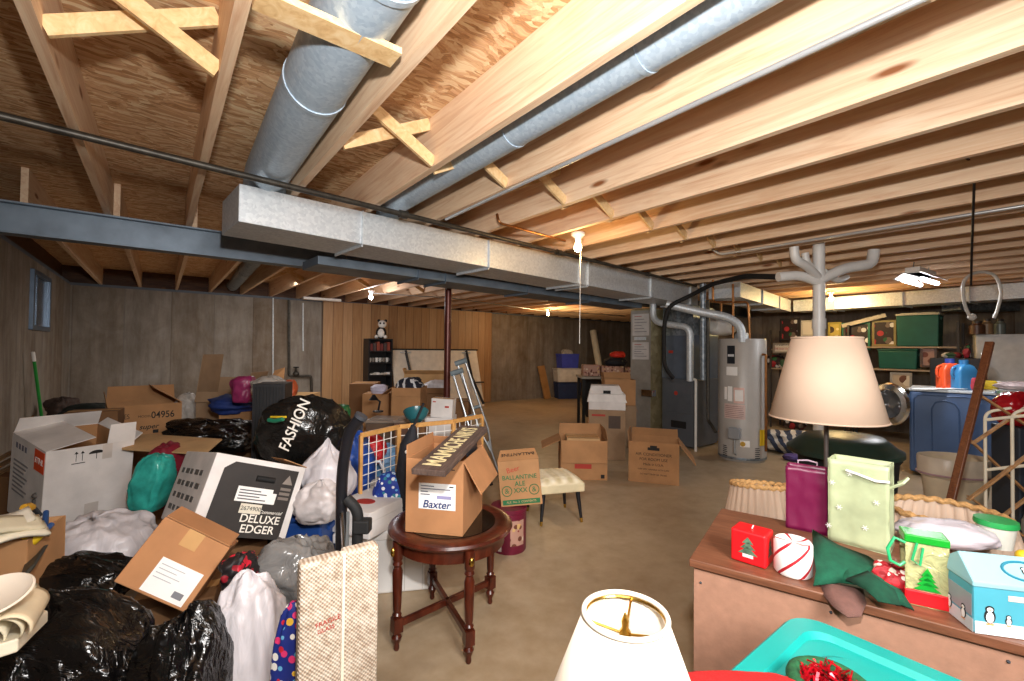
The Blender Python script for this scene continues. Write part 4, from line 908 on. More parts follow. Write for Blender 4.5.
# ================================================================== LEFT PILE
carton('flattened brown base carton under the big white power tool carton', (-.463, 4.251, 0), 24, .42, .5, .22, CBD, closed=True)
o = carton('big white power tool carton with an orange square, at left by the wall', (-.463, 4.251, .258), 24.2, .44, .55, .53, CBW, {'right': 140, 'left': 12, 'back': 60}, rx=7.0, inner=CB, lens={'right': .06, 'left': .24, 'back': .12})
MB().sheet([(.07, -.275, .53), (.22, -.275, .53), (.225, -.262, .65), (.085, -.262, .65)], .005).build('flap', CBW, o, 0)
w, d, h = .44, .55, .53
X = face('front', w, d, h)
for k in (-.08, -.05): MB().bar(X @ Vector((k, .44, .001)), X @ Vector((k, .49, .001)), .004, .002).build('up_arrow', INK, o, 0); MB().add([X @ Vector(p) for p in ((k - .01, .488, .001), (k + .01, .488, .001), (k, .505, .001))], [(0, 1, 2)]).build('up_arrow', INK, o, 0)
patch(o, X, -.1, .425, -.035, .43, INK, 'printed_line')
MB().add([X @ Vector((.02 + .04 * math.cos(math.pi * k / 10), .475 + .022 * math.sin(math.pi * k / 10), .001)) for k in range(11)], [tuple(range(11))]).build('umbrella_mark', INK, o, 0); patch(o, X, .019, .44, .022, .475, INK, 'umbrella_mark')
patch(o, X, .05, .43, .1, .528, M('#cfc6bf', .4), 'tape_strip'); patch(o, X, -.02, .06, .05, .15, M('#c6beb8', .4), 'tape_strip')
X = face('left', w, d, h)
patch(o, X, .11, .385, .262, .515, M('#e8501e', .5), 'orange_square'); text(o, X, 'STIHL', .186, .45, .05, PAPER, off=.003, shear=.2, bold=.002)
for k in range(8): patch(o, X, -.22, .36 - k * .028, .02 - .03 * (k % 3), .372 - k * .028, M('#8d8a8c', .6), 'printed_line')
q = MB(); q.tube([X @ Vector(p) for p in ((.17, .21, .002), (.172, .16, .002), (.15, .09, .002))], .014, 8); q.tube([X @ Vector(p) for p in ((.17, .16, .002), (.2, .09, .002))], .012, 8); q.ball(X @ Vector((.175, .235, .002)), .018); q.tube([X @ Vector(p) for p in ((.175, .19, .003), (.11, .15, .003), (.03, .06, .003))], .006, 6); q.build('printed_picture', M('#5a5450', .6), o)
for k in range(4): patch(o, X, -.2 + k * .05, .45, -.17 + k * .05, .485, M('#6a6a78', .6), 'printed_icon')
# green pole by the left wall
o = thing('broom_handle', 'green broom handle with a white tip leaning on the left wall', 'broom handle', PX(44, 440, -.98)); a = PX(33, 352, -1.03) - o.location; b = PX(42, 420, -.98) - o.location
MB().tube([a.lerp(b, .12), b + (b - a) * 1.0], .014, 10).build('pole', GREEN, o); MB().tube([a, a.lerp(b, .13)], .015, 10).build('tip', WHITE, o)
o = MB().sheet([P(5, 434, 4.6), P(30, 424, 4.9), P(33, 416, 5.0), P(8, 424, 4.7)], .02).build('cardboard_sheet', CBD, None, 0); tag(o, 'loose brown cardboard sheet propped in the left corner behind the white carton', 'cardboard')
for k in range(3):
    o = MB().bar(P(-6, 462 + k * 7, 3.3), P(12, 452 + k * 7, 3.5), .03, .02).build('wood_strip', m_lumber('strip_wood%d' % k, '#5a4430', '#8a6c4c', '#a88a66'), None, 0); tag(o, 'thin wood strip at the left edge behind the white carton, %s of three' % ('topmost', 'middle', 'lowest')[k], 'wood strip')
blob('brown_bag', 'dark brown lumpy sack slumped in the back left corner', 'sack', P(62, 419, 5.2), (.27, .25, .26), M('#3a2a22', .8), 4, lump=.35, fold=.12)
blob('dark_jacket', 'dark green-black garment heap between the brown sack and the numbered carton', 'clothes', P(93, 420, 5.0), (.5, .35, .2), M('#16201e', .7), 6, lump=.3)
carton('brown base carton under the numbered carton in the back left', (-.1, 5.45, 0), 5, .7, .55, .56, CBD, closed=True)
o = carton('open tan carton printed 04956 in the back left corner', (-.107, 5.425, .565), 5.5, .52, .45, .3, CB, {'back': 95, 'left': 100, 'right': 35, 'front': 262}, lens={'back': .14, 'left': .1, 'front': .002})
X = face('front', .52, .45, .3); text(o, X, '04956', .12, .2, .085, INK, bold=.002, sx=.8); text(o, X, '174 ES', -.17, .2, .06, INK, sx=.7); text(o, X, 'MODEL', -.01, .195, .028, INK); text(o, X, 'super', .02, .1, .06, INK, shear=.3, bold=.002); patch(o, X, .05, .04, .09, .07, INK, 'printed_mark')
o, w, d, h = pcarton('small dark carton with a white barcode label in front of the numbered carton', 70, 412, 111, 440, 3.5, .22, 30, CBD, ground=True, closed=True)
X = face('front', w, d, h); patch(o, X, -.02, h * .35, .17, h * .85, PAPER, 'barcode_label')
for k in range(9): patch(o, X, .0 + k * .017, h * .45, .004 + k * .017 + .004 * (k % 3), h * .75, INK, 'barcode', .003)
o = MB().sheet([P(122, 450, 3.0), P(205, 455, 2.85), P(222, 440, 3.1), P(120, 433, 3.5)], .008).build('cardboard_sheet', CBL, None, 0); tag(o, 'torn flat cardboard sheet lying in front of the numbered carton', 'cardboard')
carton('brown carton under the torn cardboard sheet and black bag', (.13, 4.5, 0), 10, .42, .42, .5, CBD, closed=True)
pblob('black_bag', 'flat crumpled black trash bag stretched across the boxes at back left', 'bag', 166, 416, 248, 452, 3.55, BAGK, .5, seed=12, lump=.4, fold=.14, flat=.3)
pblob('clear_bag', 'whitish clear plastic bag right of the numbered carton', 'bag', 178, 391, 195, 424, 4.45, BAGC, .2, seed=3, lump=.3)
o, w, d, h = pcarton('open grey-brown carton with tall flaps standing up at back left', 196, 392, 242, 424, 4.3, .34, 2, CBG, flaps={'left': 82, 'back': 92, 'right': 110, 'front': 250}, lens={'left': .36, 'back': .12, 'right': .2, 'front': .1})
pblob('blue_jacket', 'blue and black jacket bundle on the carton behind the tall speaker', 'jacket', 213, 393, 256, 413, 4.0, M('#1c3270', .7), .35, seed=5, lump=.35, fold=.12)
pcarton('tan carton with a hand slot under the blue jacket', 219, 412, 254, 434, 3.9, .35, 4, CB, closed=True)
pcarton('brown carton low under the slotted tan carton', 205, 434, 258, 475, 3.85, .4, 4, CBD, ground=True, closed=True)
# tower speaker
sp = P(268, 452, 2.95); sp.z = 0
o = thing('tower_speaker', 'tall narrow black ribbed floor speaker among the boxes', 'speaker', sp, YAW + 14); hs = P(268, 384, 2.95).z
MB().box(-.095, 0, 0, .095, .22, hs).build('cabinet', BLACK, o, 0, .006); q = MB()
for k in range(9): x = -.08 + k * .02; q.box(x - .006, -.006, .05, x + .006, 0, hs - .02)
q.build('ribbed_grille', BLACKM, o, 0)
for s in (-1, 1): MB().bar((s * .09, -.004, .0), (s * .09, -.004, hs), .012, .012).build('edge_trim', BLACK, o, 0)
pblob('magenta_bag', 'magenta and clear bag behind the top of the tall speaker', 'bag', 234, 374, 257, 402, 3.7, M('#8a2a58', .4), .2, seed=8, lump=.3)
pblob('clear_bag', 'crinkled clear bag heaped behind the speaker top', 'bag', 252, 374, 284, 402, 3.45, BAGC, .2, seed=5, lump=.3)
o = MB().sheet([P(268, 384, 3.6), P(283, 390, 3.6), P(285, 368, 3.7), P(275, 371, 3.7)], .008).build('cardboard_flap', CB, None, 0); tag(o, 'scrap of brown cardboard standing behind the speaker top', 'cardboard')
pblob('snack_bag', 'small tan and red snack bag right of the tall speaker', 'bag', 283, 379, 296, 397, 3.6, M('#b0502c', .5), .12, seed=2)
pcarton('shallow pale wooden crate right of the tall speaker', 283, 395, 309, 412, 3.6, .25, 5, CBL, flaps={})
pcarton('brown carton under the pale wooden crate', 283, 412, 312, 470, 3.6, .3, 5, CBD, ground=True, closed=True)
# garment bag
o = pblob('garment_bag', 'shiny black garment bag with white lettering slumped over the boxes', 'garment bag', 262, 394, 346, 462, 2.72, CLOTHG, .3, seed=14, lump=.25, fold=.1, ry=0)
cb = P(284, 432, 2.45)
X = Matrix.Translation(cb) @ MW.to_4x4() @ Matrix.Rotation(R(66), 4, 'Z')
X = o.matrix_basis.inverted() @ X; text(o, X, 'FASHION', .06, -.04, .085, INKW, bold=.003, sx=.85)
MB().tube([o.matrix_basis.inverted() @ P(*p) for p in ((269, 420, 2.5), (275, 421, 2.47), (283, 419, 2.45))], .012, 8).build('green_trim', M('#1d7a5c', .5), o); MB().tube([o.matrix_basis.inverted() @ P(*p) for p in ((271, 417, 2.5), (277, 417, 2.47), (286, 417, 2.45))], .006, 8).build('yellow_trim', YEL, o)
pcarton('brown carton under the black garment bag', 284, 462, 326, 540, 3.05, .25, 10, CBD, ground=True, closed=True)
o = thing('green_bottle', 'green cylindrical canister right of the garment bag', 'canister', P(340, 433, 3.3), (R(-14), R(10), 0)); MB().lathe([(.001, 0), (.055, .002), (.06, .02), (.06, .17), (.05, .19), (.001, .19)], 24).build('can_body', M('#1c5a30', .35), o); MB().lathe([(.001, .19), (.045, .19), (.045, .205), (.001, .205)], 20).build('cap', M('#174a28', .4), o)
o = thing('speaker_driver', 'round black and grey speaker part lying beside the canister', 'speaker', P(352, 432, 3.2), (R(50), 0, R(-20))); MB().lathe([(.001, 0), (.04, 0), (.07, .05), (.075, .06), (.06, .06), (.03, .035), (.001, .03)], 24).build('cone', DGREY, o); MB().lathe([(.02, .036), (.015, .045), (.001, .05)], 16, cap=False).build('dust_cap', GREY, o)
pblob('white_bag', 'plump white bag beside the blue tarp, above a crumpled bag', 'bag', 304, 443, 352, 502, 2.5, BAGW, .25, seed=21, neck=.25, lump=.2)
pblob('white_bag', 'crumpled off-white bag under the plump white bag by the edger carton', 'bag', 298, 480, 342, 520, 2.35, M('#cfc8c8', .4, 0, .15, 14, .5, 20), .25, seed=23, lump=.25, fold=.12)
tote('blue tote standing just right of the edger carton', Vector((P(308, 520, 2.5).x, P(308, 520, 2.5).y, 0)), -38, .27, .28, .5, M('#1c4284', .45), M('#1c4284', .45))

# edger carton
o = carton('white and black edger carton tilted on the pile with a worn top', (.262, 2.73, .465), 8.3, .42, .62, .35, CBW, closed=True, tape=False, rx=-8.8, ry=19.6)
w, d, h = .42, .62, .35; X = face('front', w, d, h)
MB().add([X @ Vector(p) for p in ((-.165, -.0, .0012), (.175, -.0, .0012), (.18, .325, .0012), (-.12, .325, .0012), (-.16, .29, .0012))], [(0, 1, 2, 3, 4)]).build('black_panel', M('#2a2421', .6, 0, .12, 12), o, 0)
patch(o, X, -.075, .155, .105, .205, PAPER, 'label_sticker', .003); patch(o, X, -.075, .205, .085, .222, PAPER, 'label_sticker', .003)
for k in range(4): patch(o, X, -.065, .165 + k * .013, .06 - .03 * (k % 2), .17 + k * .013, M('#55555c', .6), 'printed_line', .0042)
patch(o, X, -.04, .105, .055, .148, M('#ded6c4', .6), 'number_sticker', .0035); text(o, X, '2674900', .008, .127, .026, INK, off=.0055)
text(o, X, 'Commercial', .1, .118, .022, INKW, off=.0025, shear=.3); text(o, X, 'DELUXE', .065, .083, .05, INKW, off=.0025, bold=.002); text(o, X, 'EDGER', .065, .038, .05, INKW, off=.0025, bold=.002)
MB().tube([X @ Vector((k, .265, .002)) for k in (-.01, .075)], .014, 10).build('hand_hole', BLACKM, o)
MB().add([X @ Vector(p) for p in ((.115, .255, .002), (.165, .255, .002), (.14, .3, .002))], [(0, 1, 2)]).build('printed_triangle', M('#8a8078', .6), o, 0)
for k in range(3): patch(o, X, .115, .225 - k * .022, .165, .238 - k * .022, M('#7a7068', .6), 'printed_line', .0025)
X = face('left', w, d, h)
for k in range(5):
    for j in range(4): patch(o, X, -.24 + k * .095, .06 + j * .06, -.17 + k * .095 - .02 * ((k + j) % 2), .085 + j * .06, M('#55524f', .6), 'printed_symbol')
MB().sheet([(w / 2 + .002, -d / 2, h), (w / 2 + .002, -d / 2 + .25, h), (w / 2 - .1, -d / 2 + .25, h + .03), (w / 2 - .12, -d / 2, h + .02)], .004).build('torn_flap', CB, o, 0)
carton('brown carton under the edger carton', (.26, 2.85, 0), 8, .36, .42, .38, CBD, closed=True)
# teal and red bag
pblob('teal_gift_bag', 'shiny teal bag between the white carton and edger carton', 'gift bag', 134, 450, 162, 508, 2.75, M('#35a89c', .25, 0, .25, 9), .2, seed=6, sq=.5, ry=12, lump=.15)
pblob('red_cloth', 'dark red cloth bundle behind the shiny teal bag', 'cloth', 150, 440, 180, 506, 2.95, M('#7a0f26', .7), .25, seed=3, lump=.3)
# white bag left and carton slivers
pblob('white_bag', 'white plastic bag bulging in front of the white power tool carton', 'bag', 56, 508, 156, 592, 2.15, BAGW, .4, seed=31, neck=0, lump=.22, fold=.1, ry=-12)
carton('brown carton under the bulging white bag', (-.3, 2.62, 0), 20, .4, .4, .2, CBD, closed=True)
o = MB().sheet([P(48, 560, 2.3), P(112, 548, 2.35), P(110, 534, 2.5), P(60, 540, 2.5)], .01).build('cardboard_sheet', CB, None, 0); tag(o, 'strip of brown cardboard under the white power tool carton', 'cardboard')
# small labelled carton
o = carton('tan carton with a white shipping label lying tilted on the black bags', (.02, 2.132, .49), -12.7, .25, .3, .228, CBO, closed=True, rx=-16.4, ry=33.8, tape=False)
X = face('front', .25, .3, .228); patch(o, X, -.045, .01, .105, .12, PAPER, 'shipping_label')
for k in range(4): patch(o, X, -.035, .1 - k * .014, .05 - .02 * (k % 2), .103 - k * .014, M('#b8b8bc', .6), 'printed_line', .0028)
patch(o, X, .055, .025, .09, .045, M('#7a7a80', .6), 'barcode', .0028); patch(o, X, -.03, .17, .03, .2285, TAPE, 'tape_strip')
Xt = face('top', .25, .3, .228); MB().sheet([Xt @ Vector(p) for p in ((-.12, -.15, .002), (.12, -.15, .002), (.12, -.03, .035), (-.12, -.03, .035))], .004).build('flap', CBO, o, 0)
carton('brown carton under the shipping-label carton', (.08, 2.3, 0), -12, .28, .24, .4, CBD, closed=True)
# black contractor bags
pblob('black_bag', 'huge shiny black trash bag filling the bottom left corner', 'bag', -75, 588, 158, 860, 1.3, BAGK, .5, seed=44, lump=.22, fold=.07, nu=90, nv=64)
pblob('black_bag', 'glossy crumpled black trash bag right of the huge one', 'bag', 146, 600, 216, 850, 1.3, BAGK, .34, seed=47, lump=.25, fold=.1, nu=80, nv=56)
pblob('black_bag', 'gathered neck of a black bag lying between white bag and labelled carton', 'bag', 24, 556, 128, 606, 1.75, BAGK, .25, seed=51, lump=.25, fold=.14)
# white kitchen bag, grey clear bag, snowman bag, woven panel
pblob('white_bag', 'tall white plastic kitchen bag in front of the grey clear bag', 'bag', 208, 556, 284, 850, 1.5, BAGW, .24, seed=61, lump=.12, fold=.07, nu=80, nv=64, sq=.8)
pblob('grey_bag', 'shiny grey see-through trash bag with clothes in it', 'bag', 252, 528, 334, 636, 1.85, BAGG, .3, seed=66, lump=.3, fold=.1, crease=.09, nu=90, nv=60)
pblob('dark_pot', 'dark grey bundle under the shiny grey bag', 'bundle', 262, 622, 322, 860, 1.82, M('#3c3a3c', .45), .3, seed=3, lump=.08)
pblob('red_cloth', 'black and red berry decoration poking out beside the labelled carton', 'decoration', 228, 550, 252, 585, 1.62, m_spots('berries', '#1a1416', ['#1a1416', '#c01830', '#241a1c', '#8a1020', '#1a1416'], 40, .6), .16, seed=8, lump=.3, fold=.15)
pblob('snowman_bag', 'blue fabric bag with snowmen and flowers beside the woven panel', 'bag', 268, 590, 316, 880, 1.36, SNOWMAN, .1, seed=71, lump=.08, fold=.03, sq=.6)
a, b = P(300, 566, 1.2), P(381, 546, 1.32); wv = (b - a); wv.z = 0; W = wv.length
o = thing('woven_panel', 'beige woven fabric folded panel with red print standing at front', 'panel', ((a.x + b.x) / 2, (a.y + b.y) / 2, 0), (R(0), 0, math.atan2(wv.y, wv.x)))
hw = (a.z + b.z) / 2; sl = (b.z - a.z) / 2
for x0, x1, dy in ((-W / 2, W * .02, .0), (W * .03, W / 2, .012)):
    q = MB(); za = hw + sl * x0 / (W / 2); zb = hw + sl * x1 / (W / 2)
    q.add([(x0, dy, .0), (x1, dy, .0), (x1, dy + .05, 0), (x0, dy + .05, 0), (x0, dy, za), (x1, dy, zb), (x1, dy + .05, zb), (x0, dy + .05, za)], [(3, 2, 1, 0), (4, 5, 6, 7), (0, 1, 5, 4), (1, 2, 6, 5), (2, 3, 7, 6), (3, 0, 4, 7)])
    q.build('panel_leaf', WOVEN, o, 0, .01)
MB().bar((W * .025, .02, 0.0), (W * .025, .02, hw), .012, .02, up=(0, 1, 0)).build('seam_strip', CREAM, o, 0)
Xp = Matrix(((1, 0, 0, 0), (0, 0, -1, 0), (0, 1, 0, 0), (0, 0, 0, 1))); text(o, Xp, 'FRAGILE', -.035, hw - .17, .018, INKR, rot=8); text(o, Xp, 'GLASS', -.04, hw - .19, .016, INKR, rot=8)
# box of cream papers with tools and black tray
o, w, d, h = pcarton('tan carton of cream fabric strips at the left edge', -90, 548, 8, 640, 1.5, .25, 22, CB, ground=True, flaps={})
for k in range(4):
    q = MB(); a, b = P(-30, 536 - k * 7, 1.45), P(44 - k * 5, 513 - k * 3 + (k == 0) * 8, 1.65)
    q.grid(lambda u, v: a.lerp(b, u) + Vector((.02, -.05, 0)) * v * 1.5 + Vector((0, 0, .02 * math.sin(3 * u + k) - .03 * v)), 14, 4)
    m_ = q.build('fabric_strip', M(['#e2dac4', '#d6cdb2', '#ece6d6', '#dcd6c6'][k], .8), None, 60); mo = m_.modifiers.new('thick', 'SOLIDIFY'); mo.thickness = .012
    tag(m_, 'cream fabric strip on the tan carton at left edge, %s of four' % ('lowest', 'second', 'third', 'uppermost')[k], 'fabric')
def tool(label, a, b, c, m1, m2):
    o = thing('hand_tool', label, 'tool', a); MB().tube([(0, 0, 0), (b - a) * .5, b - a], [.016, .02, .012], 10).build('handle', m1, o); MB().tube([b - a, c - a], .009, 8).build('shaft', m2, o)
tool('yellow-handled hand tool by the left carton, lower one', P(23, 546, 1.6), P(42, 534, 1.62), P(52, 524, 1.66), YEL, M('#274a80', .4))
tool('yellow-handled hand tool beside the cream strips, upper one', P(24, 540, 1.64), P(45, 527, 1.68), P(46, 512, 1.75), YEL, M('#274a80', .4))
tool('small yellow and orange tool near the white carton corner', P(24, 508, 1.9), P(33, 507, 1.95), P(40, 515, 2.0), M('#d8a02c', .5), DGREY)
o = MB().sheet([P(22, 582, 1.45), P(36, 566, 1.5), P(58, 530, 1.85), P(38, 534, 1.9)], .012).build('plastic_tray', M('#34342e', .5), None, 0, .004); tag(o, 'thin black plastic tray leaning right of the yellow tools', 'tray')
# white tray of curled cream shades bottom-left
o = MB().sheet([P(-30, 668, .95), P(18, 652, 1.0), P(48, 622, 1.2), P(-5, 604, 1.2)], .03).build('foam_tray', CREAM, None, 0, .004); tag(o, 'shallow cream foam tray at the bottom left corner', 'tray')
for k, (u0, v0, u1, v1, r) in enumerate(((-18, 642, 8, 592, .036), (-4, 636, 18, 594, .042), (8, 632, 30, 600, .038))):
    a, b = P(u0, v0, .98), P(u1, v1, 1.16); n_ = Vector((.5, -.3, 1)).normalized(); s_ = (b - a).cross(n_).normalized()
    q = MB(); q.grid(lambda u, v: a.lerp(b, u) + s_ * (math.cos(math.pi * v) * r) + n_ * (math.sin(math.pi * v) * r), 10, 10); m_ = q.build('shade_panel', M(['#efe4c8', '#e6dabb', '#ead9b8'][k], .7), None, 70); mo = m_.modifiers.new('thick', 'SOLIDIFY'); mo.thickness = .004
    tag(m_, 'curled cream lampshade panel in the foam tray, %s of three' % ('left', 'middle', 'right')[k], 'lampshade panel')
o = thing('paper_plate', 'round ivory plate lying on the curled panels at the left edge', 'plate', P(-8, 602, 1.0), (R(16), R(-8), 0)); MB().lathe([(.001, 0), (.05, 0), (.065, .012), (.07, .014), (.066, .017), (.05, .006), (.001, .005)], 36).build('plate_disc', SHADEW, o)

# ================================================================== RIGHT: desk and what is on it
DA = Vector((1.332, .765, .75)); yd = 17.5                     # near left corner of the desk top; local x runs along the back edge, y across
o = thing('wooden_desk', 'brown wood desk seen from its fibreboard back at lower right', 'desk', (DA.x, DA.y, 0), (0, 0, R(-90 + yd)))
DL, DW = 1.3, .54
DESK = m_lumber('desk_veneer', '#5e3a28', '#7a4e38', '#966a50', (2, 14, 20), .4, False)
MB().box(-.012, -.012, .725, DL, DW, .75).build('desk_top', DESK, o, 0, .003)
MB().box(.0, .0, .02, DL - .01, .008, .724).build('back_panel', M('#a07660', .75, 0, .08, 30, .1, 120), o, 0)
MB().box(.0, .01, 0, .018, DW - .01, .724).build('side_panel', DESK, o, 0); MB().box(DL - .03, .01, 0, DL - .012, DW - .01, .724).build('side_panel', DESK, o, 0)
for x, z in ((.02, .68), (.02, .4), (.35, .7), (.68, .7), (.02, .15)): MB().ball((x, -.001, z), .004, 8).build('nail', DGREY, o)
DM = o.matrix_basis.copy() if False else Matrix.Translation((DA.x, DA.y, 0)) @ Matrix.Rotation(R(-90 + yd), 4, 'Z')
def D(u, v): p = Z(u, v, .7515); return p
dyaw = -90 + yd
# square red candle with printed tree
c = D(758, 574)
o = thing('square_candle', 'square red candle printed with a small snowy tree on the desk corner', 'candle', D(752, 560), (0, 0, R(dyaw - 10)))
MB().box(-.05, -.04, 0, .05, .04, .098).build('candle_body', M('#d3141c', .4, 0, .08), o, 0, .006)
MB().tube([(0, 0, .098), (.004, 0, .108)], .002, 6).build('wick', WHITE, o)
X = face('front', .1, .08, .1); TG = M('#4f6a54', .6, 0, .3, 60)
for k in range(3): MB().add([X @ Vector(p) for p in ((-.028 + k * .006, .03 + k * .016, .001), (.028 - k * .006, .03 + k * .016, .001), (0, .054 + k * .014, .001))], [(0, 1, 2)]).build('tree_print', TG, o, 0)
patch(o, X, -.015, .02, .015, .03, M('#e4c8c8', .6), 'tree_base_print', .001)
X = face('right', .1, .08, .1)
for k in range(3): MB().add([X @ Vector(p) for p in ((-.022 + k * .005, .03 + k * .016, .001), (.022 - k * .005, .03 + k * .016, .001), (0, .054 + k * .014, .001))], [(0, 1, 2)]).build('tree_print', TG, o, 0)
# striped pillar candle
def stripes():
    t = NT('peppermint_stripes'); v = t.coords(); s = t.n('ShaderNodeSeparateXYZ'); t.l(v, s.inputs[0])
    a = t.math('MULTIPLY', t.math('ARCTAN2', s.outputs[1], s.outputs[0]), 5 / 6.2832); q = t.math('FRACT', t.math('ADD', a, t.math('MULTIPLY', s.outputs[2], -16)))
    t.set(t.mix(t.math('LESS_THAN', q, .17), s2l('#f2ecea'), s2l('#b3202c')), .4); return t.m
o = tag(MB().lathe([(.001, 0), (.046, 0), (.05, .005), (.05, .088), (.046, .094), (.03, .09), (.001, .088)], 40).build('pillar_candle', stripes(), None, 45, loc=D(793, 572)), 'white pillar candle with red spiral stripes beside the red candle', 'candle')
# gift bags
def giftbag(label, p, yaw, w, d, h, m, handle, lean=0, open_=.9, name='gift_bag', inner=None, base=None, rx=0):
    o = thing(name, label, 'gift bag', p, rot3(yaw, rx, lean)); q = MB(); x, y = w / 2, d / 2; e = .0015
    def wall(a, b):
        a, b = Vector(a), Vector(b); n = Vector((-(b - a).y, (b - a).x, 0)).normalized()
        q.grid(lambda u, v: a.lerp(b, u) + Vector((0, 0, h * v)) + n * (.012 * math.sin(math.pi * u) * math.sin(math.pi * v) * (1 if (b - a).length < w * .8 else .25) + .003 * fbm(Vector((u * 3 + a.x * 9, v * 4, a.y * 5)), 3, 1.5)), 14, 16)
    wall((-x, -y, 0), (x, -y, 0)); wall((x, -y, 0), (x, y, 0)); wall((x, y, 0), (-x, y, 0)); wall((-x, y, 0), (-x, -y, 0))
    q.add([(-x, -y, 0), (x, -y, 0), (x, y, 0), (-x, y, 0)], [(0, 1, 2, 3)])
    b = q.build('bag_body', m, o, 30)
    so = b.modifiers.new('thick', 'SOLIDIFY'); so.thickness = .0012
    return o
PUR = M('#680b3a', .4, 0, .06, 6)
o = giftbag('plain maroon gift bag standing on the desk beside the green bag', D(814, 532) + Vector((.02, .03, 0)), dyaw - 2, .125, .075, .225, PUR, None)
MB().tube([(-.03, .043, .21), (-.03, .045, .235), (.0, .046, .24), (.03, .045, .235), (.03, .043, .21)], .003, 6).build('cord_handle', M('#b9a0b0', .4), o)
LG = M('#abb48e', .45, 0, .12, 12)
o = giftbag('tall pale green gift bag with snowflakes and a ribbon handle on the desk', D(868, 549) + Vector((.04, .03, 0)), dyaw - 12, .165, .1, .28, LG, None)
X = face('front', .165, .1, .28)
for k, (a, b) in enumerate(((-.07, .2), (-.05, .12), (.02, .07), (-.02, .24), (.05, .16), (-.08, .05))):
    for r in range(3): patch(o, X @ Matrix.Translation((a, b, .004)) @ Matrix.Rotation(r * math.pi / 3, 4, 'Z'), -.009, -.001, .009, .001, WHITE, 'snowflake_print', .0006)
MB().tube([X @ Vector(p) for p in ((-.03, .25, .006), (.0, .245, .012), (.05, .232, .014), (.085, .235, .012))], .004, 8).build('ribbon_handle', PAPER, o)
MB().tube([(.082, -.03, .21), (.115, -.04, .235), (.125, -.03, .25), (.12, -.01, .24), (.1, 0, .225)], .005, 8).build('ribbon_loop', LG, o)
# green felt hat + brown felt
gp = [D(825, 538) + Vector((0, 0, .07)), D(914, 608), D(880, 560) + Vector((0, 0, .03))]
a_, b_ = P(812, 527, 1.15), P(914, 611, 1.32)
o = thing('felt_hat', 'flattened dark green felt hat draped over the desk edge', 'hat', D(845, 585))
FELT = M('#0c5038', .95, 0, .15, 40, .3, 200); FELTB = M('#6b4a42', .95, 0, .1, 40, .3, 200)
pts = [(812, 530, .835), (838, 546, .82), (868, 557, .80), (888, 572, .79), (914, 611, .756), (890, 600, .758), (866, 588, .77), (856, 585, .79), (840, 583, .765), (813, 586, .762), (816, 570, .79), (813, 552, .81)]
v3 = [Z(u, v, z) for u, v, z in pts]
def felt(name, v3, m, parent, t=.004):
    q = MB(); n = len(v3); c = sum(v3, Vector()) / n - parent.location; c.z += .012; vs = [p - parent.location for p in v3]; vs2 = [p.lerp(c, .5) + Vector((0, 0, .006)) for p in vs]
    q.add(vs + vs2 + [c], [(i, (i + 1) % n, n + (i + 1) % n, n + i) for i in range(n)] + [(n + i, n + (i + 1) % n, 2 * n) for i in range(n)]); b = q.build(name, m, parent, 80); s = b.modifiers.new('thick', 'SOLIDIFY'); s.thickness = t; s.offset = 1
    return b
felt('felt_body', v3, FELT, o)
MB().ball(Z(897, 599, .766) - o.location, .004, 8).build('brass_stud', BRASS, o)
felt('felt_fold', [Z(u, v, z) for u, v, z in ((846, 580, .79), (868, 572, .815), (894, 590, .80), (900, 606, .775), (878, 602, .785), (866, 590, .79))], M('#08402c', .95, 0, .15, 40), o)
o = thing('felt_piece', 'rounded brown felt flap hanging over the back edge of the desk', 'felt', D(845, 592))
felt('felt_body', [Z(u, v, z) for u, v, z in ((821, 583, .756), (833, 584, .757), (850, 587, .757), (863, 590, .757), (866, 604, .748), (861, 617, .735), (848, 618, .732), (834, 608, .735), (824, 596, .745))], FELTB, o, .003)
# clear gift bag with tree and red tissue
p = D(930, 607) + Vector((.02, .015, 0))
CLR = m_bag('iridescent_film', '#c9c48e', .12, .5, 16, trans=.25)
o = giftbag('small clear shiny gift bag with a green tree on a red base on the desk', p, dyaw + 4, .085, .06, .175, CLR, None)
X = face('front', .085, .06, .13)
for k in range(4): MB().add([X @ Vector(q) for q in ((-.027 + k * .005, .043 + k * .012, .004), (.027 - k * .005, .043 + k * .012, .004), (0, .064 + k * .012, .004))], [(0, 1, 2)]).build('tree_print', M('#0f9a2c', .4), o, 0)
q = MB(); q.box(-.0445, -.032, 0, .0445, .032, .038); q.build('red_base', M('#d51822', .3), o, 0, .004)
MB().box(-.0445, -.033, .158, .0445, .033, .178).build('green_rim', M('#1c9a2a', .25), o, 0, .003)
for s in (-1,): MB().tube([(-.043, -.03, .155), (-.065, -.035, .165), (-.08, -.04, .135), (-.075, -.04, .105), (-.055, -.035, .095), (-.044, -.03, .105)], .004, 8).build('green_handle', M('#2cae6c', .35), o)
MB().tube([(-.02, -.034, .16), (-.03, -.036, .115), (-.015, -.037, .105), (-.008, -.034, .15)], .003, 8).build('green_handle', M('#2cae6c', .35), o)
blob('tissue_bundle', 'red and white tissue bundle between the felt hat and clear gift bag', 'tissue', D(893, 592), (.09, .06, .075), m_spots('red_tissue', '#a81824', ['#d8222c', '#e8d8cc', '#8c1018', '#c8b8a8'], 60, .5), 4, dyaw, lump=.3, fold=.15)
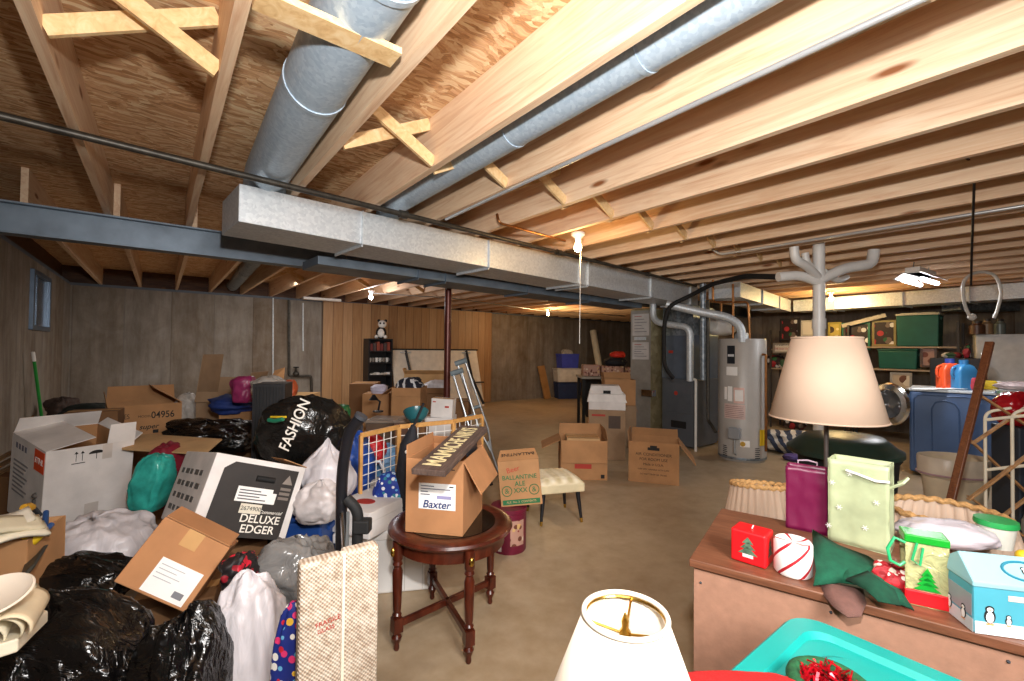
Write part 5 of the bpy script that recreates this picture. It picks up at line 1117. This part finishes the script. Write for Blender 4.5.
# penguin tin house box
p = D(997, 628); w, d, h = .17, .12, .115
o = thing('keepsake_tin', 'light blue winter keepsake box with penguins and a sloped lid on the desk', 'tin', p + Vector((.03, .0, 0)), (0, 0, R(dyaw + 20)))
LB = M('#4fa2b5', .35, 0, .06); LBP = M('#93c0cb', .35, 0, .05)
MB().box(-w / 2, -d / 2, 0, w / 2, d / 2, h).build('box_body', LB, o, 0, .004)
q = MB(); q.add([(-w / 2 - .003, -d / 2 - .003, h - .008), (w / 2 + .003, -d / 2 - .003, h - .008), (w / 2 + .003, d / 2 + .003, h - .008), (-w / 2 - .003, d / 2 + .003, h - .008), (-w / 2 - .003, -d / 2 - .003, h + .004), (w / 2 + .003, -d / 2 - .003, h + .004), (w / 2 - .005, 0, h + .05), (-w / 2 + .005, 0, h + .05), (w / 2 + .003, d / 2 + .003, h + .004), (-w / 2 - .003, d / 2 + .003, h + .004)],
    [(0, 1, 5, 4), (4, 5, 6, 7), (7, 6, 8, 9), (3, 9, 8, 2), (1, 2, 8, 6, 5), (0, 4, 7, 9, 3), (0, 3, 2, 1)]); lid = q.build('lid', LBP, o, 0, .003)
def penguin(par, X, u, v, s):
    for (du, dv, ru, rv, m, t) in ((0, 0, .5, .75, BLACKM, .001), (0, -.1, .34, .58, PAPER, .0016), (0, .75, .4, .36, BLACKM, .001), (0, .7, .27, .24, PAPER, .0016), (0, .64, .09, .06, M('#e08a2a', .6), .002), (-.18, -.8, .2, .1, M('#e8a060', .6), .0016), (.18, -.8, .2, .1, M('#e8a060', .6), .0016)):
        n = 16; MB().add([X @ Vector((u + s * (du + ru * math.cos(2 * math.pi * k / n)), v + s * (dv + rv * math.sin(2 * math.pi * k / n)), t)) for k in range(n)], [tuple(range(n))]).build('penguin_print', m, par, 0)
X = face('front', w, d, h)
patch(o, X, -w / 2 + .002, .0, w / 2 - .002, .028, M('#e8eef2', .4), 'snow_print', .0006)
for u in (-.055, .02, .062): penguin(o, X, u, .042, .022 if u != -.02 else .014)
penguin(o, X, -.02, .036, .013); patch(o, X, -.02, .082, .04, .094, M('#e8c8b8', .5), 'name_plate', .001)
X = face('left', w, d, h); patch(o, X, -d / 2 + .006, .035, d / 2 - .006, .085, M('#9aa0a8', .4), 'window_print', .0006); patch(o, X, -d / 2 + .002, 0, d / 2 - .002, .03, M('#d0d6da', .4), 'snow_print', .0006); penguin(o, X, -.02, .03, .018); penguin(o, X, .028, .03, .018)
sl_ = math.atan2(.046, d / 2 + .003); Xl = Matrix.Translation((0, -d / 2 - .003, h + .004)) @ Matrix.Rotation(sl_, 4, 'X'); penguin(lid, Xl, .03, .034, .014)
MB().tube([Xl @ Vector((.03 + .042 * math.cos(t), .038 + .024 * math.sin(t), .001)) for t in [2 * math.pi * k / 24 for k in range(24)]], .003, 6, closed=True).build('ring_print', M('#2b7f96', .4), lid)
# tissue / white bag, green lidded container, yellow item
p = P(930, 545, 1.62)
blob('white_bag', 'thin white plastic bag lying behind the clear gift bag', 'bag', Vector((D(945, 545).x, D(945, 545).y, .752)), (.27, .15, .09), M('#cbc3ca', .35, 0, .08, 8, .4, 30), 9, dyaw + 20, lump=.2)
o = thing('food_tub', 'clear tub with a green lid behind the penguin tin', 'container', D(996, 546), (0, 0, 0)); MB().lathe([(.001, 0), (.04, 0), (.05, .07), (.05, .072), (.001, .072)], 30).build('tub', M('#d8d6ca', .3), o); MB().lathe([(.001, .072), (.055, .072), (.056, .078), (.054, .09), (.001, .092)], 36).build('lid', M('#2aa052', .35), o)
o = thing('duck_toy', 'small yellow rubber toy at the right edge behind the penguin tin', 'toy', D(1024, 575), (0, 0, 0)); MB().ball((0, 0, .025), (.032, .03, .026)).build('body', YEL, o); MB().ball((-.02, 0, .06), .018).build('head', YEL, o)

# teal tote in front of the desk with festive things
o = thing('storage_tote', 'bright teal storage tote with a recessed lid at the bottom right', 'storage bin', (.985, .215, 0), 0)
w, d, h = .70, .53, .72
def rrect(hw, hd, r, n=6): return [(sx * (hw - r) + r * math.cos(a), sy * (hd - r) + r * math.sin(a)) for sx, sy, a0 in ((1, 1, 0), (-1, 1, 90), (-1, -1, 180), (1, -1, 270)) for a in [R(a0 + 90 * k / n) for k in range(n + 1)]]
q = MB(); prof = [(w / 2 - .09, d / 2 - .08, 0), (w / 2 - .03, d / 2 - .03, h - .04)]
def loft(secs, q, cap=True):
    n = len(secs[0][0]); vs = []
    for pl, z in secs: vs += [(x, y, z) for x, y in pl]
    fs = [(i * n + j, i * n + (j + 1) % n, (i + 1) * n + (j + 1) % n, (i + 1) * n + j) for i in range(len(secs) - 1) for j in range(n)]
    if cap: fs += [tuple(reversed(range(n))), tuple((len(secs) - 1) * n + j for j in range(n))]
    return q.add(vs, fs)
loft([(rrect(w / 2 - .08, d / 2 - .07, .05), 0), (rrect(w / 2 - .02, d / 2 - .02, .06), h - .035)], q); q.build('bin_body', TEAL, o, 30)
q = MB(); loft([(rrect(w / 2, d / 2, .07), h - .04), (rrect(w / 2, d / 2, .07), h - .008), (rrect(w / 2 - .008, d / 2 - .008, .065), h), (rrect(w / 2 - .05, d / 2 - .05, .05), h), (rrect(w / 2 - .06, d / 2 - .06, .05), h - .012), (rrect(w / 2 - .1, d / 2 - .1, .05), h - .012), (rrect(w / 2 - .115, d / 2 - .115, .05), h - .002)], q); q.build('lid', TEAL, o, 25)
zl = h + .002
o = thing('tinsel_wreath', 'round green-rimmed dish of red tinsel on the teal tote lid', 'decoration', Z(830, 694, zl), 0)
MB().tube([(.062 * math.cos(t), .062 * math.sin(t), .018) for t in [2 * math.pi * k / 28 for k in range(28)]], .014, 10, closed=True).build('green_rim', M('#1c5a34', .9, 0, .2, 60, .4, 150), o)
q = MB(); rr = random.Random(5)
for k in range(160):
    a = rr.uniform(0, 6.28); r_ = .05 * math.sqrt(rr.random()); c = Vector((r_ * math.cos(a), r_ * math.sin(a), rr.uniform(.01, .035))); e = Vector((rr.uniform(-1, 1), rr.uniform(-1, 1), rr.uniform(-.3, 1))).normalized() * .018; s = e.cross(Vector((rr.random(), rr.random(), .3))).normalized() * .0025
    q.add([c - e - s, c - e + s, c + e + s, c + e - s], [(0, 1, 2, 3)])
q.build('red_tinsel', M('#d01828', .25, .4, .3, 90), o, 0)
blob('santa_hat', 'fuzzy red holiday hat lying on the near edge of the teal tote', 'hat', Z(733, 702, zl), (.34, .1, .035), M('#cc1414', .95, 0, .2, 60, .5, 180), 3, -38, lump=.2, fold=.05)

# ---------------------------------------------------------------- lamps
def shade(o, r0, r1, z0, z1, m, n=48, wave=None, trim=True):
    s = MB().lathe([(r0, z0), (r1, z1)], n, cap=False, wave=wave).build('lamp_shade', m, o, 80); k = s.modifiers.new('thick', 'SOLIDIFY'); k.thickness = .003
    if trim:
        for r, z in ((r0, z0), (r1, z1)): MB().tube([(r * math.cos(t), r * math.sin(t), z) for t in [2 * math.pi * k / n for k in range(n)]], .004, 8, closed=True).build('rim_band', m, s, 60)
    return s
# tall lamp behind the desk
lp = P(826, 380, 1.97); lp.z = 0
zt, zb = P(832, 338, 1.97).z, P(829, 418, 1.97).z
o = thing('floor_lamp', 'tall lamp with a big cream tapered shade on a thin rod behind the desk', 'lamp', lp)
shade(o, .216, .13, zb, zt, SHADE)
MB().tube([(0, 0, .03), (0, 0, zt - .02)], .009, 12).build('lamp_rod', M('#6d6460', .3, .7, .1), o); MB().lathe([(.001, 0), (.11, 0), (.11, .015), (.03, .03), (.001, .035)], 32).build('base', M('#6d6460', .3, .7, .1), o)
for k in range(3): a = 2 * math.pi * k / 3; MB().tube([(0, 0, zt - .03), (.13 * math.cos(a), .13 * math.sin(a), zt - .005)], .003, 6).build('spider_arm', BRASS, o)
# white lamp at the bottom centre
zt = 1.0; c = (Z(587, 602, zt) + Z(667, 627, zt)) / 2
o = thing('table_lamp', 'white empire lampshade seen from above with its brass fitting, bottom centre', 'lamp', (c.x, c.y, 0), (0, 0, 0))
rt = .062
shade(o, .155, rt, zt - .25, zt, SHADEW)
MB().tube([((rt - .002) * math.cos(t), (rt - .002) * math.sin(t), zt - .006) for t in [2 * math.pi * k / 32 for k in range(32)]], .0025, 6, closed=True).build('gold_ring', BRASS, o)
for k in range(3): a = 2 * math.pi * k / 3 + .5; MB().tube([(0, 0, zt - .03), (rt * math.cos(a), rt * math.sin(a), zt - .004)], .002, 6).build('spider_arm', BRASS, o)
MB().lathe([(.001, zt - .06), (.006, zt - .055), (.004, zt - .04), (.009, zt - .032), (.009, zt - .026), (.005, zt - .02), (.006, zt - .01), (.002, zt + .0), (.001, zt + .002)], 14).build('finial', BRASS, o)
MB().tube([(0.0, -.0, zt - .035), (.04, 0, zt - .08), (.05, 0, zt - .15), (.02, 0, zt - .2)], .003, 6).build('harp', BRASS, o); MB().tube([(0.0, -.0, zt - .035), (-.04, 0, zt - .08), (-.05, 0, zt - .15), (-.02, 0, zt - .2)], .003, 6).build('harp', BRASS, o)
MB().lathe([(.001, 0), (.09, 0), (.09, .02), (.03, .05), (.02, .2), (.05, .4), (.06, .5), (.03, .65), (.015, .7), (.015, .8), (.001, .8)], 28).build('base', M('#d9d2c4', .35), o)
# pleated shades behind the desk
def pleated(label, u, v, d, r1, r0, hh_, tilt=0):
    p = P(u, v, d); o = thing('pleated_lamp', label, 'lamp', (p.x, p.y, 0)); z = p.z
    T = Matrix.Translation((0, 0, z)) @ Matrix.Rotation(R(-tilt), 4, Vector((.61, -.79, 0)))
    s_ = MB().lathe([(r0, -hh_), (r1, 0)], 120, cap=False, X=T, wave=lambda t, zz: .035 * math.sin(30 * t)).build('lamp_shade', SHADE, o, 80); k = s_.modifiers.new('thick', 'SOLIDIFY'); k.thickness = .003
    MB().tube([T @ Vector((r1 * math.cos(t), r1 * math.sin(t), .004 * math.sin(24 * t))) for t in [2 * math.pi * k / 96 for k in range(96)]], .012, 8, closed=True).build('woven_rim', M('#c89a62', .8, 0, .2, 80, .5, 150), s_)
    MB().lathe([(.001, 0), (.1, 0), (.1, .02), (.02, .05), (.015, z - hh_ + .05), (.001, z - hh_ + .05)], 24).build('base', M('#6a5a48', .4), o)
pleated('pleated cream lampshade lamp behind the left corner of the desk', 762, 485, 2.3, .14, .21, .3, 10)
pleated('wide pleated lampshade with a tan ruffled rim behind the right part of the desk', 946, 512, 1.78, .18, .235, .2)

# trash can with lid
tcn = P(846, 470, 2.95); tcn.z = 0
o = thing('trash_can', 'round black trash can with a dark green domed lid behind the gift bags', 'trash can', tcn, -30)
MB().lathe([(.001, 0), (.22, 0), (.27, .71), (.285, .73), (.285, .75), (.26, .75), (.001, .75)], 40).build('can_body', BLACKM, o)
MB().lathe([(.295, .695), (.315, .70), (.315, .725), (.29, .74), (.24, .785), (.22, .80), (.1, .808), (.001, .81)], 44, X=Matrix.Translation((0, 0, .05)) @ Matrix.Rotation(R(-2), 4, 'Y')).build('lid', M('#20342c', .35, 0, .15), o)
for s in (-1, 1): MB().box(s * .285 - .03, -.06, .66, s * .285 + .03, .06, .69).build('handle', BLACKM, o, 0, .006)
# quilt pile on floor beyond heater
blob('striped_blanket', 'blue and cream striped blanket heaped on the floor right of the water heater', 'blanket', Vector((7.0, 2.6, 0)), (.75, .6, .3), m_stripes('striped_weave', '#3c4458', '#d8cfc0', 9, .45), 12, lump=.3, fold=.12)
blob('brown_cushion', 'rust brown patterned cushion at the foot of the striped blanket', 'cushion', Vector((6.75, 1.98, 0)), (.5, .4, .17), m_spots('rust_print', '#8a5430', ['#5c3420', '#b8824c', '#3a2418', '#a0683c'], 20, .45), 15, lump=.25)
o = blob('purple_cloth', 'small purple and white cloth by the water heater base', 'cloth', Vector((6.45, 2.35, 0)), (.2, .18, .09), M('#5a4a88', .8), 5, lump=.3)

# washer with round door
wp = P(945, 440, 4.9); wp.z = 0
wy = -82
o = thing('washing_machine', 'blue front-loading washer with its round glass door swung open', 'washing machine', Vector((P(953, 440, 4.95).x, P(953, 440, 4.95).y, 0)), wy)
WB = M('#47618a', .35, .1, .04); zt = P(945, 391, 4.85).z; ww = .98
MB().box(-.36, 0, .04, .42, .7, zt - .03).build('cabinet', WB, o, 0, .02)
MB().box(-.36, -.005, zt - .03, .42, .7, zt).build('top_panel', GALV, o, 0, .006)
MB().tube([(-.17, -.002, .1), (-.17, -.002, zt - .22), (-.14, -.002, zt - .15), (-.06, -.002, zt - .12), (.02, -.002, zt - .15), (.05, -.002, zt - .22), (.05, -.002, .1)], .008, 6).build('pressed_panel', WB, o)
MB().tube([(-.32, -.002, .1), (-.32, -.002, zt - .12), (-.28, -.002, zt - .07), (.34, -.002, zt - .07), (.38, -.002, zt - .12), (.38, -.002, .1)], .007, 6).build('pressed_panel', WB, o)
dX = Matrix.Translation((-.53, .02, zt - .2)) @ Matrix.Rotation(R(90), 4, 'X') @ Matrix.Rotation(R(-42), 4, 'Y')
dr = MB().lathe([(.17, -.04), (.235, -.03), (.25, 0), (.235, .03), (.18, .04), (.165, .03), (.17, -.04)], 48, X=dX, cap=False).build('round_door', CHROME, o)
MB().lathe([(.17, .02), (.15, -.03), (.11, -.09), (.001, -.11)], 40, X=dX, cap=False).build('glass_bowl', M('#8f9296', .06, .6, .1), dr)
MB().box(-.4, .05, zt - .28, -.36, .12, zt - .14).build('door_hinge', CHROME, o, 0)
def onw(u, v, d): p = P(u, v, d); p.z = zt + .002; return p
def jug(label, p, yaw, m, cap, w=.16, d=.1, h=.26):
    o = thing('detergent_jug', label, 'jug', p, yaw); q = MB()
    loft([(rrect(w / 2, d / 2, .03), 0), (rrect(w / 2, d / 2, .03), h * .62), (rrect(w * .36, d * .42, .03), h * .8), (rrect(w * .2, d * .3, .02), h * .86)], q); q.build('jug_body', m, o, 50)
    MB().lathe([(w * .19, h * .86), (w * .19, h), (w * .17, h * 1.01), (.001, h * 1.01)], 20).build('cap', cap, o); MB().tube(elbow([(-w * .4, 0, h * .35), (-w * .62, 0, h * .45), (-w * .6, 0, h * .74), (-w * .25, 0, h * .8)], .05), .014, 10).build('handle', m, o)
    return o
j = jug('orange detergent jug with a white swoosh on the washer', onw(950, 388, 5.15), YAW - 5, M('#e8552a', .35, 0, .05), M('#3a4a9a', .35), .23, .13, .34)
MB().tube([(.02, -.062, .08), (.06, -.063, .12), (.03, -.062, .18)], .02, 8).build('white_swoosh', PAPER, j)
jug('blue detergent jug with a loop handle beside the orange jug', onw(964, 391, 5.05), YAW, M('#3d84b8', .3, 0, .05), M('#3474a8', .3), .22, .13, .33)
for k, (u, v, w_) in enumerate(((921, 391, .2), (938, 393, .24), (958, 395, .2))): tag(MB().box(-w_ / 2, -.08, 0, w_ / 2, .08, .004).build('paper_sheet', PAPER, None, 0, loc=onw(u, v, 5.05) + Vector((0, 0, .001 + k * .005)), rot=(0, 0, R(-50 + 20 * k))), 'loose paper on the washer top, %s' % ('at its left corner', 'in the middle', 'in front of the jugs')[k], 'paper')

# dryer / cluttered table at right
dp = P(1085, 470, 4.15); dp.z = 0
o = thing('dryer', 'dark blue dryer beside the washer under a cluttered glass tray', 'dryer', dp, wy)
zd = zt
MB().box(-.36, 0, .03, .4, .65, zd - .03).build('cabinet', M('#33466a', .35, .1, .05), o, 0, .02); MB().box(-.36, -.005, zd - .03, .4, .65, zd).build('top_panel', GALVD, o, 0, .005)
MB().tube([(.0 + .2 * math.cos(t), -.004, .45 + .2 * math.sin(t)) for t in [2 * math.pi * k / 32 for k in range(32)]], .02, 8, closed=True).build('round_door', M('#3c5480', .3), o)
def ond(u, d): p = P(u, 395, d); p.z = zd + .002; return p
o = thing('glass_tray', 'flat grey glass tray with folded plastic on top of the dryer', 'tray', ond(1024, 4.5), wy); MB().box(-.2, -.03, 0, .4, .32, .03).build('tray_base', M('#a8aaa6', .15), o, 0, .006); MB().box(-.2, -.036, .002, .4, -.03, .028).build('printed_edge', m_spots('edge_print', '#9aa59a', ['#5a6a9a', '#d8d8d0', '#6a9a70'], 30, .5), o, 0)
blob('plastic_wrap', 'pinkish clear plastic wrap folded on the glass tray', 'plastic wrap', ond(1030, 4.65) + Vector((0, 0, .03)), (.5, .25, .09), m_bag('pink_plastic', '#c8b4b4', .2, .6, 8), 4, wy, lump=.2)
for lb, u, v, d, s, m in (('yellow sponge pack behind the glass tray', 988, 380, 5.1, (.16, .09, .11), YEL), ('white bundle of rags right of the yellow pack', 1003, 382, 5.1, (.2, .12, .1), WHITE), ('red and white soap bag behind the brown stick', 974, 385, 5.0, (.11, .09, .15), M('#b83040', .5)), ('white and red cleaning cloth at the far right behind the tray', 1022, 378, 5.1, (.22, .12, .1), m_spots('cloth_print', '#e8e0dc', ['#e8e0dc', '#c02838', '#f4f0ec'], 20, .5)), ('small purple bottle behind the soap bag', 977, 376, 5.3, (.1, .07, .14), M('#5a3aa8', .4))):
    p = P(u, v, d); p.z = zd + .002; blob('cleaning_item', lb, 'cleaning supplies', p, s, m, 3, wy, sq=.5, lump=.15, nu=32, nv=24)
# white cabinet behind
cp = P(1006, 380, 6.0); cp.z = 0; zt = P(1000, 334, 6.0).z
o = thing('white_cabinet', 'plain white metal cabinet behind the cleaning supplies at right', 'cabinet', cp, -80)
MB().box(-.28, 0, 0, .55, .5, zt).build('cabinet_body', M('#d2cec8', .4), o, 0, .008); MB().box(-.26, -.012, .1, .52, -.001, zt - .03).build('door', M('#d6d2cc', .4), o, 0, .004); MB().box(-.23, -.03, zt - .4, -.21, -.012, zt - .25).build('handle', CHROME, o, 0)
for lb, u, w_, h_, m in (('brown jar on top of the white cabinet, leftmost', 977, .16, .17, M('#5a3a26', .4)), ('tan bottle on top of the white cabinet, second from left', 987, .12, .2, M('#9a7a58', .4)), ('grey-green bottle on top of the white cabinet, rightmost', 1000, .11, .2, M('#7a8078', .3))):
    p = P(u, 334, 6.15); p.z = zt + .001; o = thing('jar', lb, 'bottle', p); MB().lathe([(.001, 0), (w_ / 2, 0), (w_ / 2, h_ * .7), (w_ * .3, h_ * .82), (w_ * .3, h_)], 20).build('jar_body', m, o); MB().lathe([(w_ * .32, h_ * .9), (w_ * .32, h_ * 1.06), (.001, h_ * 1.06)], 16).build('cap', M('#4a4038', .5), o)
cable('white drain hose looped like an arch below the joists at right', [P(971, 318, 4.2), P(965, 305, 4.2), P(963, 285, 4.2), P(970, 275, 4.2), P(984, 272, 4.2), P(996, 277, 4.2), P(1001, 292, 4.2), P(998, 308, 4.2), P(994, 318, 4.2)], .013, M('#cfcac2', .5), 'hanging_hose', 'hose')
MB().ball(P(972, 317, 4.2), .032).build('hose_fitting', M('#cfcac2', .5), bpy.data.objects['hanging_hose'])
tag(MB().box(-.5, -.15, -.12, .35, .15, .1).build('tin_box', GALVD, None, 0, .01, loc=P(985, 303, 6.6), rot=(0, 0, R(YAW))), 'crumpled foil-wrapped duct end under the joists behind the arched hose', 'duct')
o = tag(MB().bar(P(990, 342, 2.75), P(990, 342, 2.75) + (P(951, 500, 2.6) - P(990, 342, 2.75)) * (P(990, 342, 2.75).z / (P(990, 342, 2.75).z - P(951, 500, 2.6).z)), .04, .024).build('wood_stick', DKW, None, 0, .004), 'long reddish brown wooden stick leaning up from behind the desk', 'stick')
# waste basket
wb = Z(955, 462, .42); wb.z = 0
o = thing('waste_basket', 'beige oval waste basket with a liner bag in front of the washer', 'waste basket', P(955, 510, 3.65) * 1, -50); o.location.z = 0
zt = P(955, 462, 3.5).z; X = Matrix.Diagonal((1.25, .9, 1, 1))
MB().lathe([(.001, 0), (.14, 0), (.19, zt), (.185, zt), (.136, .01), (.001, .01)], 40, X=X).build('basket_body', M('#c9b89c', .5), o); q = MB(); q.lathe([(.175, zt - .16), (.196, zt - .14), (.2, zt - .005), (.192, zt + .008), (.18, zt - .02)], 40, X=X, cap=False, wave=lambda t, z: .02 * math.sin(11 * t)); q.build('liner_bag', M('#cbbba6', .35), o); MB().tube([(.199 * 1.25 * math.cos(t), .199 * .9 * math.sin(t), zt - .13) for t in [2 * math.pi * k / 40 for k in range(40)]], .008, 6, closed=True).build('pink_band', M('#a8868a', .5), o)
# wooden drying rack
o = thing('drying_rack', 'folding wooden accordion drying rack at the right edge', 'drying rack', P(1010, 560, 2.9)); o.location.z = 0
L = lambda u, v, d: P(u, v, d) - o.location
for a, b in (((978, 394, 2.95), (1040, 434, 2.85)), ((972, 444, 2.95), (1034, 402, 2.85)), ((970, 440, 3.0), (1040, 505, 2.9)), ((968, 500, 2.9), (1040, 446, 2.8)), ((968, 496, 2.95), (1036, 545, 2.85)), ((985, 530, 2.9), (1040, 488, 2.8))): MB().bar(L(*a), L(*b), .03, .012).build('lattice_bar', RACKW, o, 0, .002)
for uu, d in ((985, 2.95), (1012, 2.85)): MB().tube(elbow([Vector((L(uu, 440, d).x, L(uu, 440, d).y, 0)), L(uu, 412, d), L(uu + 26, 408, d - .05)], .05), .009, 10).build('wire_frame', CREAM, o)
for t in (420, 470): MB().tube([L(985, t, 2.95), L(1040, t - 6, 2.75)], .01, 8).build('cross_dowel', CREAM, o)
blob('red_bag', 'shiny red bag hanging behind the drying rack', 'bag', P(1016, 425, 3.3), (.24, .2, .26), M('#b01420', .2, 0, .2), 6, lump=.2)
pt = Vector((P(1016, 425, 3.3).x + .03, P(1016, 425, 3.3).y - .06, 0)); tag(MB().box(-.15, -.12, 0, .15, .12, P(1016, 425, 3.3).z - .002).build('drawer_unit', M('#2c3440', .5), None, 0, .01, loc=pt, rot=(0, 0, R(-50))), 'dark plastic drawer unit under the red bag behind the rack', 'drawer unit')
blob('clothes_bag', 'grey and white laundry bag low behind the drying rack', 'bag', Vector((P(1034, 460, 3.15).x, P(1034, 460, 3.15).y - .1, 0)), (.3, .26, .5), M('#a8a49c', .6, 0, .2), 5)

# ---------------------------------------------------------------- shelving at far right
xs = 8.95
SH = M('#a08c74', .6, 0, .1, 10)
def shelfunit(label, y0, y1, zs, dep=.45):
    o = thing('storage_shelf', label, 'shelf', (xs, y0, 0))
    for z in zs: MB().box(0, 0, z - .025, dep, y1 - y0, z).build('shelf_board', SH, o, 0)
    for x in (0, dep - .03):
        for y in (-.03, y1 - y0): MB().box(x, y, 0, x + .03, y + .03, max(zs) + .35).build('upright_post', M('#3a3430', .6), o, 0)
    return o
shelfunit('storage shelf with green totes under the cross duct at right', 1.15, 2.42, [.45, 1.15, 1.5])
shelfunit('storage shelf with festive goods behind the tall lampshade', 2.5, 3.62, [.45, 1.1, 1.45])
GT = M('#0c5444', .45, 0, .08)
def rowtote(label, u0, u1, v, z, m, lm, h=.28, d=.36):
    a, b = PX(u0, v, xs + .02), PX(u1, v, xs + .02); w_ = abs(a.y - b.y)
    return tote(label, (xs + .2, (a.y + b.y) / 2, z + .002), -90, w_, d, h, m, lm, taper=.92)
rowtote('dark green tote with a cream lid on the upper board of the right shelf', 895, 940, 335, 1.5, GT, M('#cfc6b0', .5), .5)
rowtote('dark green tote with a green lid on the lower board of the right shelf', 877, 918, 360, 1.15, GT, GT, .31)
rowtote('dark green tote on the bottom board beside the silver picture', 858, 886, 380, .45, GT, GT, .42)
def pic(label, u0, u1, v0, v1, x, m, fm, name='framed_picture', cat='picture'):
    a, b = PX(u0, v1, x), PX(u1, v0, x); w_, h_ = abs(a.y - b.y), b.z - a.z
    o = thing(name, label, cat, (x, (a.y + b.y) / 2, a.z), (0, 0, R(-90))); f = .03
    q = MB(); q.box(-w_ / 2, 0, 0, w_ / 2, .03, f); q.box(-w_ / 2, 0, h_ - f, w_ / 2, .03, h_); q.box(-w_ / 2, 0, f, -w_ / 2 + f, .03, h_ - f); q.box(w_ / 2 - f, 0, f, w_ / 2, .03, h_ - f); q.build('frame', fm, o, 0)
    MB().box(-w_ / 2 + f, .008, f, w_ / 2 - f, .025, h_ - f).build('picture', m, o, 0); return o
SIL = M('#b8b4ac', .3, .6, .1)
pic('silver-framed picture of brown horses standing on the bottom shelf at right', 890, 912, 373, 389, xs - .02, m_spots('horse_picture', '#b8a890', ['#b8a890', '#6a4430', '#d8ccb8', '#4a3020'], 7, .5), SIL)
pic('shiny wrapped picture leaning on the upper board left of the cream-lidded tote', 872, 896, 320, 346, xs + .1, WRAPPED, M('#8a7a4a', .4))
pic('green-edged picture on the upper board behind the lampshade', 842, 870, 322, 350, xs + .1, WRAPPED, GREENB)
pic('gold-edged picture just right of the white drain stack', 828, 841, 322, 346, xs + .1, m_spots('gold_picture', '#b8a04a', ['#d8c890', '#3a2a1c', '#8a7a3a'], 8, .5), M('#9a8a3a', .4))
pic('wrapped snapshot pack right of the lower green tote', 920, 937, 347, 367, xs + .05, m_spots('snapshot', '#a88478', ['#c89a88', '#6a3a30', '#e0d8d4', '#8a5a50'], 12, .5), M('#5a4a44', .3))
pic('white picture with a dark small image left of the white drain stack', 801, 816, 320, 336, xs + .1, m_spots('small_image', '#d8d0c4', ['#d8d0c4', '#8a5a50', '#d8d0c4'], 4, .35), M('#c8c0b4', .5))
pic('dark picture with white flecks at the left of the festive shelf', 780, 799, 318, 340, xs + .1, WRAPPED, M('#2a2420', .5))
o = pic('long framed sign with dark lettering left of the big lampshade', 773, 793, 343, 353, xs - .02, M('#d2ccc4', .5), M('#8a8278', .5), 'framed_sign', 'sign')
X = Matrix(((1, 0, 0, 0), (0, 0, -1, .005), (0, 1, 0, 0), (0, 0, 0, 1)))
text(o, X, 'TAYLORVILLE', 0, .16, .075, INK, bold=.002, sx=.8); text(o, X, 'THE OLD STORE', 0, .08, .05, INKR, sx=.8)
# board propped on the shelf top, assorted goods
o = tag(MB().bar(PX(842, 326, xs + .05), PX(886, 315, xs + .05), .02, .06).build('long_board', M('#b8ac9c', .6), None, 0), 'long pale board propped slanting under the cross duct', 'board')
goods = [('bag of red and green ornaments', 776, 358, .5, .24, 0), ('dark ornament box with gold edges', 786, 360, .3, .2, 3), ('heap of dark festive garlands', 788, 385, .5, .35, 2), ('red patterned gift carton', 852, 358, .3, .25, 7), ('dark garland heap', 795, 410, .5, .3, 11), ('white flowers in a dark tray', 953, 350, .3, .08, 6), ('red bottle and trinket cluster', 968, 352, .12, .2, 8)]
for k, (lb, u, v, w_, h_, sd) in enumerate(goods):
    p = PX(u, v, xs + (.18 if u < 940 else -.6)); zz = min([.0, .452, 1.102, 1.452] if u < 850 else [.0, .452, 1.152, 1.502], key=lambda q: abs(q - (p.z - h_ / 2)))
    if u > 940: zz = PX(955, 352, xs - .6).z - .078
    p.z = zz
    blob('festive_goods', lb + (' on the shelving left of the lampshade' if u < 830 else ' on the shelving right of the lampshade'), 'decorations', p, (.3, w_ * .62, h_), MIXED if k % 2 else WRAPPED, sd, 0, lump=.2, fold=.1, sq=.5, nu=36, nv=26)
tag(MB().box(-.2, -.25, 0, .2, .25, PX(955, 352, xs - .6).z - .08).build('dark_cabinet', M('#2c2622', .6), None, 0, .01, loc=(xs - .6, PX(958, 352, xs - .6).y, 0)), 'dark low cabinet behind the washer holding flowers', 'cabinet')

# ================================================================== LIGHT
def area(loc, to, size, e, col=(1, 1, 1), spread=None):
    l = bpy.data.lights.new('flash_or_fill', 'AREA'); l.shape = 'DISK'; l.size = size; l.energy = e; l.color = col
    if spread: l.spread = R(spread)
    o = bpy.data.objects.new('flash_or_fill', l); COL.objects.link(o); o.location = loc; d = Vector(to) - Vector(loc); o.rotation_euler = d.to_track_quat('-Z', 'Y').to_euler(); return o
area((.04, .0, 1.80), (1.5, 1.4, 2.35), .09, 56, (1, .965, .93))
area((.5, -1.2, 2.2), (2.6, 3.2, .3), 1.0, 42, (1, .97, .94), 120)  # added fill behind the camera for bounced light, not a real lamp
area((1.6, 7.0, 2.25), (1.6, 7.6, 0), 1.2, 32, (1, .95, .9))  # added downlight to brighten the back area, no fixture there
w = bpy.data.worlds.new('world'); SC.world = w; w.use_nodes = True
w.node_tree.nodes['Background'].inputs[0].default_value = (1, .93, .86, 1); w.node_tree.nodes['Background'].inputs[1].default_value = .03
SC.view_settings.view_transform = 'Standard'; SC.view_settings.look = 'None'; SC.view_settings.exposure = .35
SC.cycles.use_denoising = True
SC.cycles.max_bounces = 6; SC.cycles.diffuse_bounces = 4
